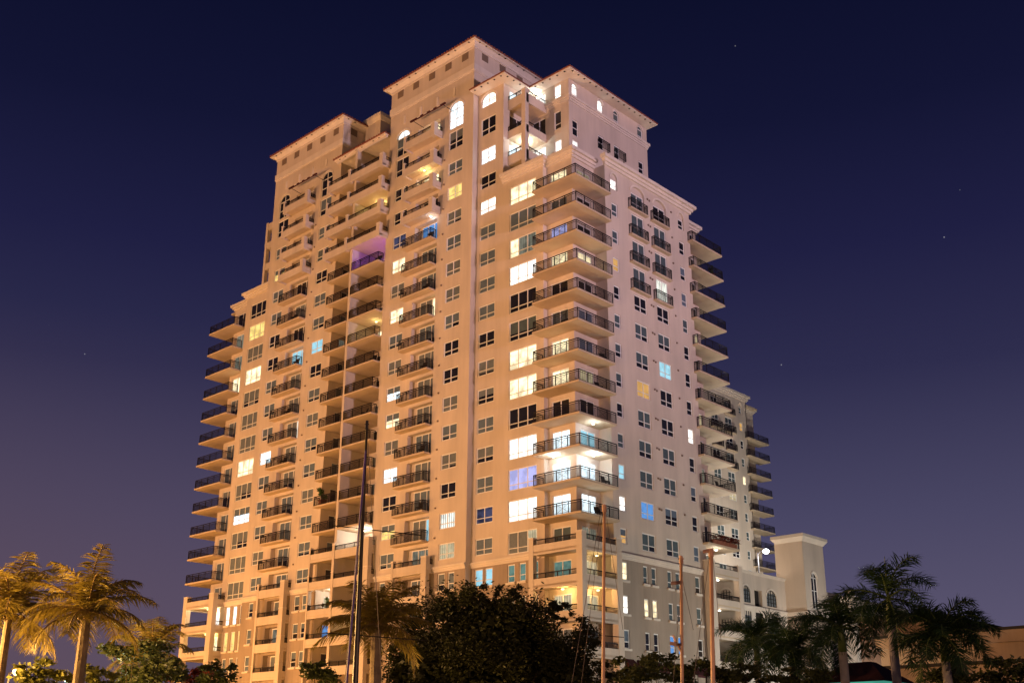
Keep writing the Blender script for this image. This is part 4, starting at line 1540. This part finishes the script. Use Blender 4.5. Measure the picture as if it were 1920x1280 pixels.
def shrub(name, px, py, dist, w, h, label, lm, n=1800, size=.12, seed=1, cat='shrub', group=None):
    rnd = random.Random(seed)
    c = at(px, py, dist)
    o = empty(name, (c.x, c.y, 0), label, cat, group)
    mb = MB()
    for i in range(5):
        a = i * 1.3
        mb.tube([(0, 0, 0), (math.cos(a) * w * .2, math.sin(a) * w * .2, c.z * .6), (math.cos(a) * w * .35, math.sin(a) * w * .35, c.z)], [.06, .04, .015], WOOD, 5)
    mb.build('stem', o)
    mb = MB()
    leaf_cloud(mb, rnd, (0, 0, c.z), w, w, h, n, size, lm, 16)
    leaf_cloud(mb, rnd, (0, 0, c.z * .45), w, w, c.z * .45, n // 2, size, lm, 12)
    mb.build('foliage', o)


shrub('sea_grape_bush', 75, 1262, 46, 1.0, .55, 'yellow-green sea grape bush over the left corner lamp', LEAF_GRAPE, 700, .17, 2)
shrub('sea_grape_bush', 178, 1270, 46, .9, .45, 'green sea grape bush at the foot of the coconut palm', LEAF_GRAPE, 600, .16, 4)
shrub('bush', 262, 1240, 54, 1.7, 1.1, 'dark bush between the coconut palm and the tower', LEAF_SHRUB, 2600, .13, 6)
shrub('bush', 305, 1262, 52, 1.1, .8, 'low dark bush at the left foot of the tower', LEAF_SHRUB, 1400, .12, 9)
shrub('flowering_bush', 358, 1266, 58, 1.3, .5, 'red flowering bush under the left corner terraces', LEAF_RED, 1400, .11, 12)
shrub('bush', 402, 1258, 56, .9, .8, 'narrow palm-like bush before the left corner terraces', LEAF_SHRUB, 1300, .13, 13)
shrub('bush', 605, 1262, 44, .9, .45, 'brown-green bush beside the dark mast', LEAF_SHRUB, 1300, .11, 14)
shrub('hedge_bush', 1185, 1262, 54, 1.3, .7, 'leafy bush right of the tallest wooden mast', LEAF_SHRUB, 1700, .12, 17)
shrub('hedge_bush', 1235, 1250, 58, 1.2, .8, 'dark bush under the maroon shop awnings', LEAF_SHRUB, 1700, .12, 18)
shrub('hedge_bush', 1310, 1262, 56, 1.3, .6, 'dark bush between the two right wooden masts', LEAF_SHRUB, 1600, .12, 19)
shrub('hedge_bush', 1385, 1262, 54, 1.4, .6, 'dark bush right of the thick wooden mast', LEAF_SHRUB, 1600, .12, 20)
shrub('hedge_bush', 1880, 1262, 50, 2.6, .8, 'broad dark bush in the bottom right corner', LEAF_SHRUB, 3600, .12, 23)
shrub('hedge_bush', 1500, 1275, 52, 1.6, .5, 'low dark bush under the short palm', LEAF_SHRUB, 1700, .12, 24)
# small palm on the roof terrace
rt = empty('potted_palm', (-63.4, 93.6, 59.9), 'small potted palm on the roof terrace edge', 'potted plant')
MB().frustum((-.25, .25, -.25, .25), 0, (-.32, .32, -.32, .32), .6, TILE).build('pot', rt)
mb = MB()
rnd = random.Random(3)
for i in range(14):
    frond(mb, rnd, (0, 0, .6), i * 2.4, 1.2 - i * .06, 1.5, 1.3, .3, LEAF_ROYAL, 16)
mb.build('foliage', rt)

# ------------------------------------------------------------------ masts
MWOOD = mat('varnished_mast_wood', (0.36, 0.21, 0.155), 0.5, 0.4, noise=0.2, nscale=2)
MDARK = mat('black_painted_mast', (0.020, 0.014, 0.014), 0.45, 0.4)
PURPLE = mat('purple_sail_cover', (0.075, 0.045, 0.18), 0.6, 0.2)
WIRE = mat('rigging_wire', (0.12, 0.09, 0.075), 0.5, 0.4)


def mast(pt, pb, dist, r0, r1, label, m, spreaders=(), wires=()):
    t, b = at(*pt, dist), at(*pb, dist)
    d = (b - t) / (b.z - t.z)
    foot = t + d * (-t.z)
    o = empty('mast', foot, label, 'mast')
    q = lambda v: v - foot
    mb = MB().tube([q(foot), q(b), q(t)], [r0 * 1.1, r0, r1], m, 10)
    mb.build('spar', o, smooth=True)
    top = MB().tube([q(t) - CR * r1 * 1.9, q(t) + CR * r1 * 1.9], r1 * .45, m, 6).tube([q(t) - Vector((0, 0, .12)), q(t) + Vector((0, 0, .08))], [r1 * 1.5, r1 * 1.2], m, 8)
    top.build('masthead', o)
    for s in spreaders:
        a, c = at(*s[0], dist), at(*s[1], dist)
        MB().tube([q(a), q(c)], s[2], s[3] if len(s) > 3 else m, 6).build('spreader', o)
    for s in wires:
        a, c = at(*s[0], dist), at(*s[1], dist + s[2])
        MB().tube([q(a), q(c)], s[3] if len(s) > 3 else .007, s[4] if len(s) > 4 else WIRE, 5).build('stay', o)
    return o


mast((688, 795), (666, 1280), 24, .064, .026, 'dark painted mast rising in front of the tower', MDARK,
     [((626, 985), (790, 1003), .012, RAILM), ((612, 1186), (800, 1200), .012, RAILM)],
     [((686, 840), (650, 1280), -.6, .026, PURPLE), ((684, 900), (646, 1280), -1.2), ((690, 830), (716, 1280), 1.2)])
mast((1133, 951), (1131, 1280), 30, .048, .041, 'tallest wooden mast before the tower corner', MWOOD,
     [((1085, 1187), (1170, 1194), .012, RAILM)],
     [((1130, 960), (1090, 1280), -1), ((1126, 960), (1072, 1280), -2), ((1136, 960), (1168, 1180), 2)])
mast((1277, 1047), (1279, 1280), 30, .046, .04, 'middle wooden mast with short crosstree and float', MWOOD,
     [((1258, 1093), (1277, 1091), .05), ((1256, 1205), (1278, 1209), .05), ((1262, 1190), (1280, 1228), .03)],
     [((1280, 1060), (1262, 1280), -1), ((1274, 1060), (1300, 1180), 2)])
mast((1333, 1034), (1337, 1280), 28, .055, .048, 'thick wooden mast at the right end of the facade', MWOOD,
     [((1318, 1034), (1334, 1031), .05)],
     [((1330, 1040), (1300, 1280), -1), ((1336, 1040), (1352, 1200), 1)])

# ------------------------------------------------------------------ things on balconies
CHAIRM = mat('dark_wicker', (0.03, 0.024, 0.02), 0.7, 0.2)


def patio_chair(x, y, z, rz, label):
    o = empty('patio_chair', (x, y, z), label, 'patio chair', None, rz)
    MB().box(-.28, .28, -.28, .28, .38, .46, CHAIRM).build('seat', o)
    MB().poly([(-.28, .26, .46), (.28, .26, .46), (.28, .42, 1.0), (-.28, .42, 1.0)], CHAIRM).box(-.28, .28, .40, .45, .96, 1.02, CHAIRM).build('backrest', o)
    for sx in (-1, 1):
        for sy in (-1, 1):
            MB().box(sx * .26 - .025, sx * .26 + .025, sy * .25 - .025, sy * .25 + .025, 0, .38, CHAIRM).build('leg', o)


def patio_plant(x, y, z, label, s=1.0, sd=1):
    o = empty('potted_plant', (x, y, z), label, 'potted plant')
    MB().frustum((-.18 * s, .18 * s, -.18 * s, .18 * s), 0, (-.24 * s, .24 * s, -.24 * s, .24 * s), .45 * s, TILE).build('pot', o)
    mb = MB()
    leaf_cloud(mb, random.Random(sd), (0, 0, .95 * s), .45 * s, .45 * s, .5 * s, 220, .14 * s, mat('patio_leaf', (.06, .12, .03), .5, .3) if 'patio_leaf' not in MATS else MATS['patio_leaf'], 8)
    mb.build('foliage', o)


patio_chair(-82.9, 74.95, F(11), .5, 'dark chair on the blue-lit balcony')
patio_chair(-91.9, 75.1, F(11), .4, 'dark chair in the purple-lit loggia')
patio_chair(-62.4, 79.0, F(1), 1.5, 'chair on the brightest cold-white corner balcony')
patio_chair(-62.4, 77.9, F(0), 1.2, 'chair on the lowest railed corner balcony beside the lit doors')
patio_chair(-106.6, 75.0, F(8), .2, 'dark chair before the cyan-lit door in the left block')
patio_chair(-62.5, 79.2, F(5), 1.0, 'chair at the back end of the warm-lit corner balcony')
patio_chair(-92.2, 75.2, F(7), .3, 'dark chair in the loggia just below the yellow-lit one')
for k, nm in ((10, 'second'), (7, 'fifth'), (4, 'eighth')):
    patio_chair(-62.6, 78.6, F(k), 1.3, 'dark chair on the %s corner balcony from the top' % nm)
for k, nm in ((9, 'third'), (6, 'sixth'), (3, 'ninth'), (1, 'eleventh')):
    patio_chair(-83.4, 74.95, F(k), .3, 'chair on the %s railed balcony from the top of the middle block' % nm)
for k, nm in ((10, 'second'), (6, 'sixth'), (4, 'eighth')):
    patio_chair(-107.6, 74.95, F(k), .3, 'chair on the %s railed balcony from the top of the left block' % nm)
for k, nm in ((10, 'second'), (9, 'third'), (5, 'seventh'), (2, 'tenth')):
    patio_chair(-93.4, 75.3, F(k), -.3, 'chair in the %s wide railed loggia from the top' % nm)
for k, nm in ((7, 'fifth'), (3, 'ninth'), (2, 'tenth')):
    patio_chair(-62.5, 98.4, F(k), 1.5, 'chair on the %s balcony from the top at the right end' % nm)
patio_plant(-99.8, 75.1, F(2), 'tall plant on the narrow loggia third above the lowest railing', 1.5, 14)
patio_plant(-98.0, 75.3, F(-2), 'bushy plant in the white-lit low loggia', 1.25, 4)
patio_plant(-97.1, 75.4, F(-2), 'smaller plant at the right end of the white-lit low loggia', .9, 5)
patio_plant(-120.8, 75.0, F(-1), 'plant beside the inner pier of the left corner terrace', 1.0, 6)
patio_plant(-62.2, 98.9, F(10), 'plant on the second balcony from the top at the right end', .9, 7)
# red bougainvillea box on the right-hand terrace
o = empty('planter_box', (-61.9, 97.6, F(0)), 'long planter with red bougainvillea on the right end terrace', 'planter')
MB().box(-.2, .2, -2.2, 2.2, 0, .4, TILE).build('box', o)
mb = MB()
leaf_cloud(mb, random.Random(8), (.05, 0, .75), .35, 2.4, .4, 1300, .1, LEAF_RED, 22)
mb.build('foliage', o)
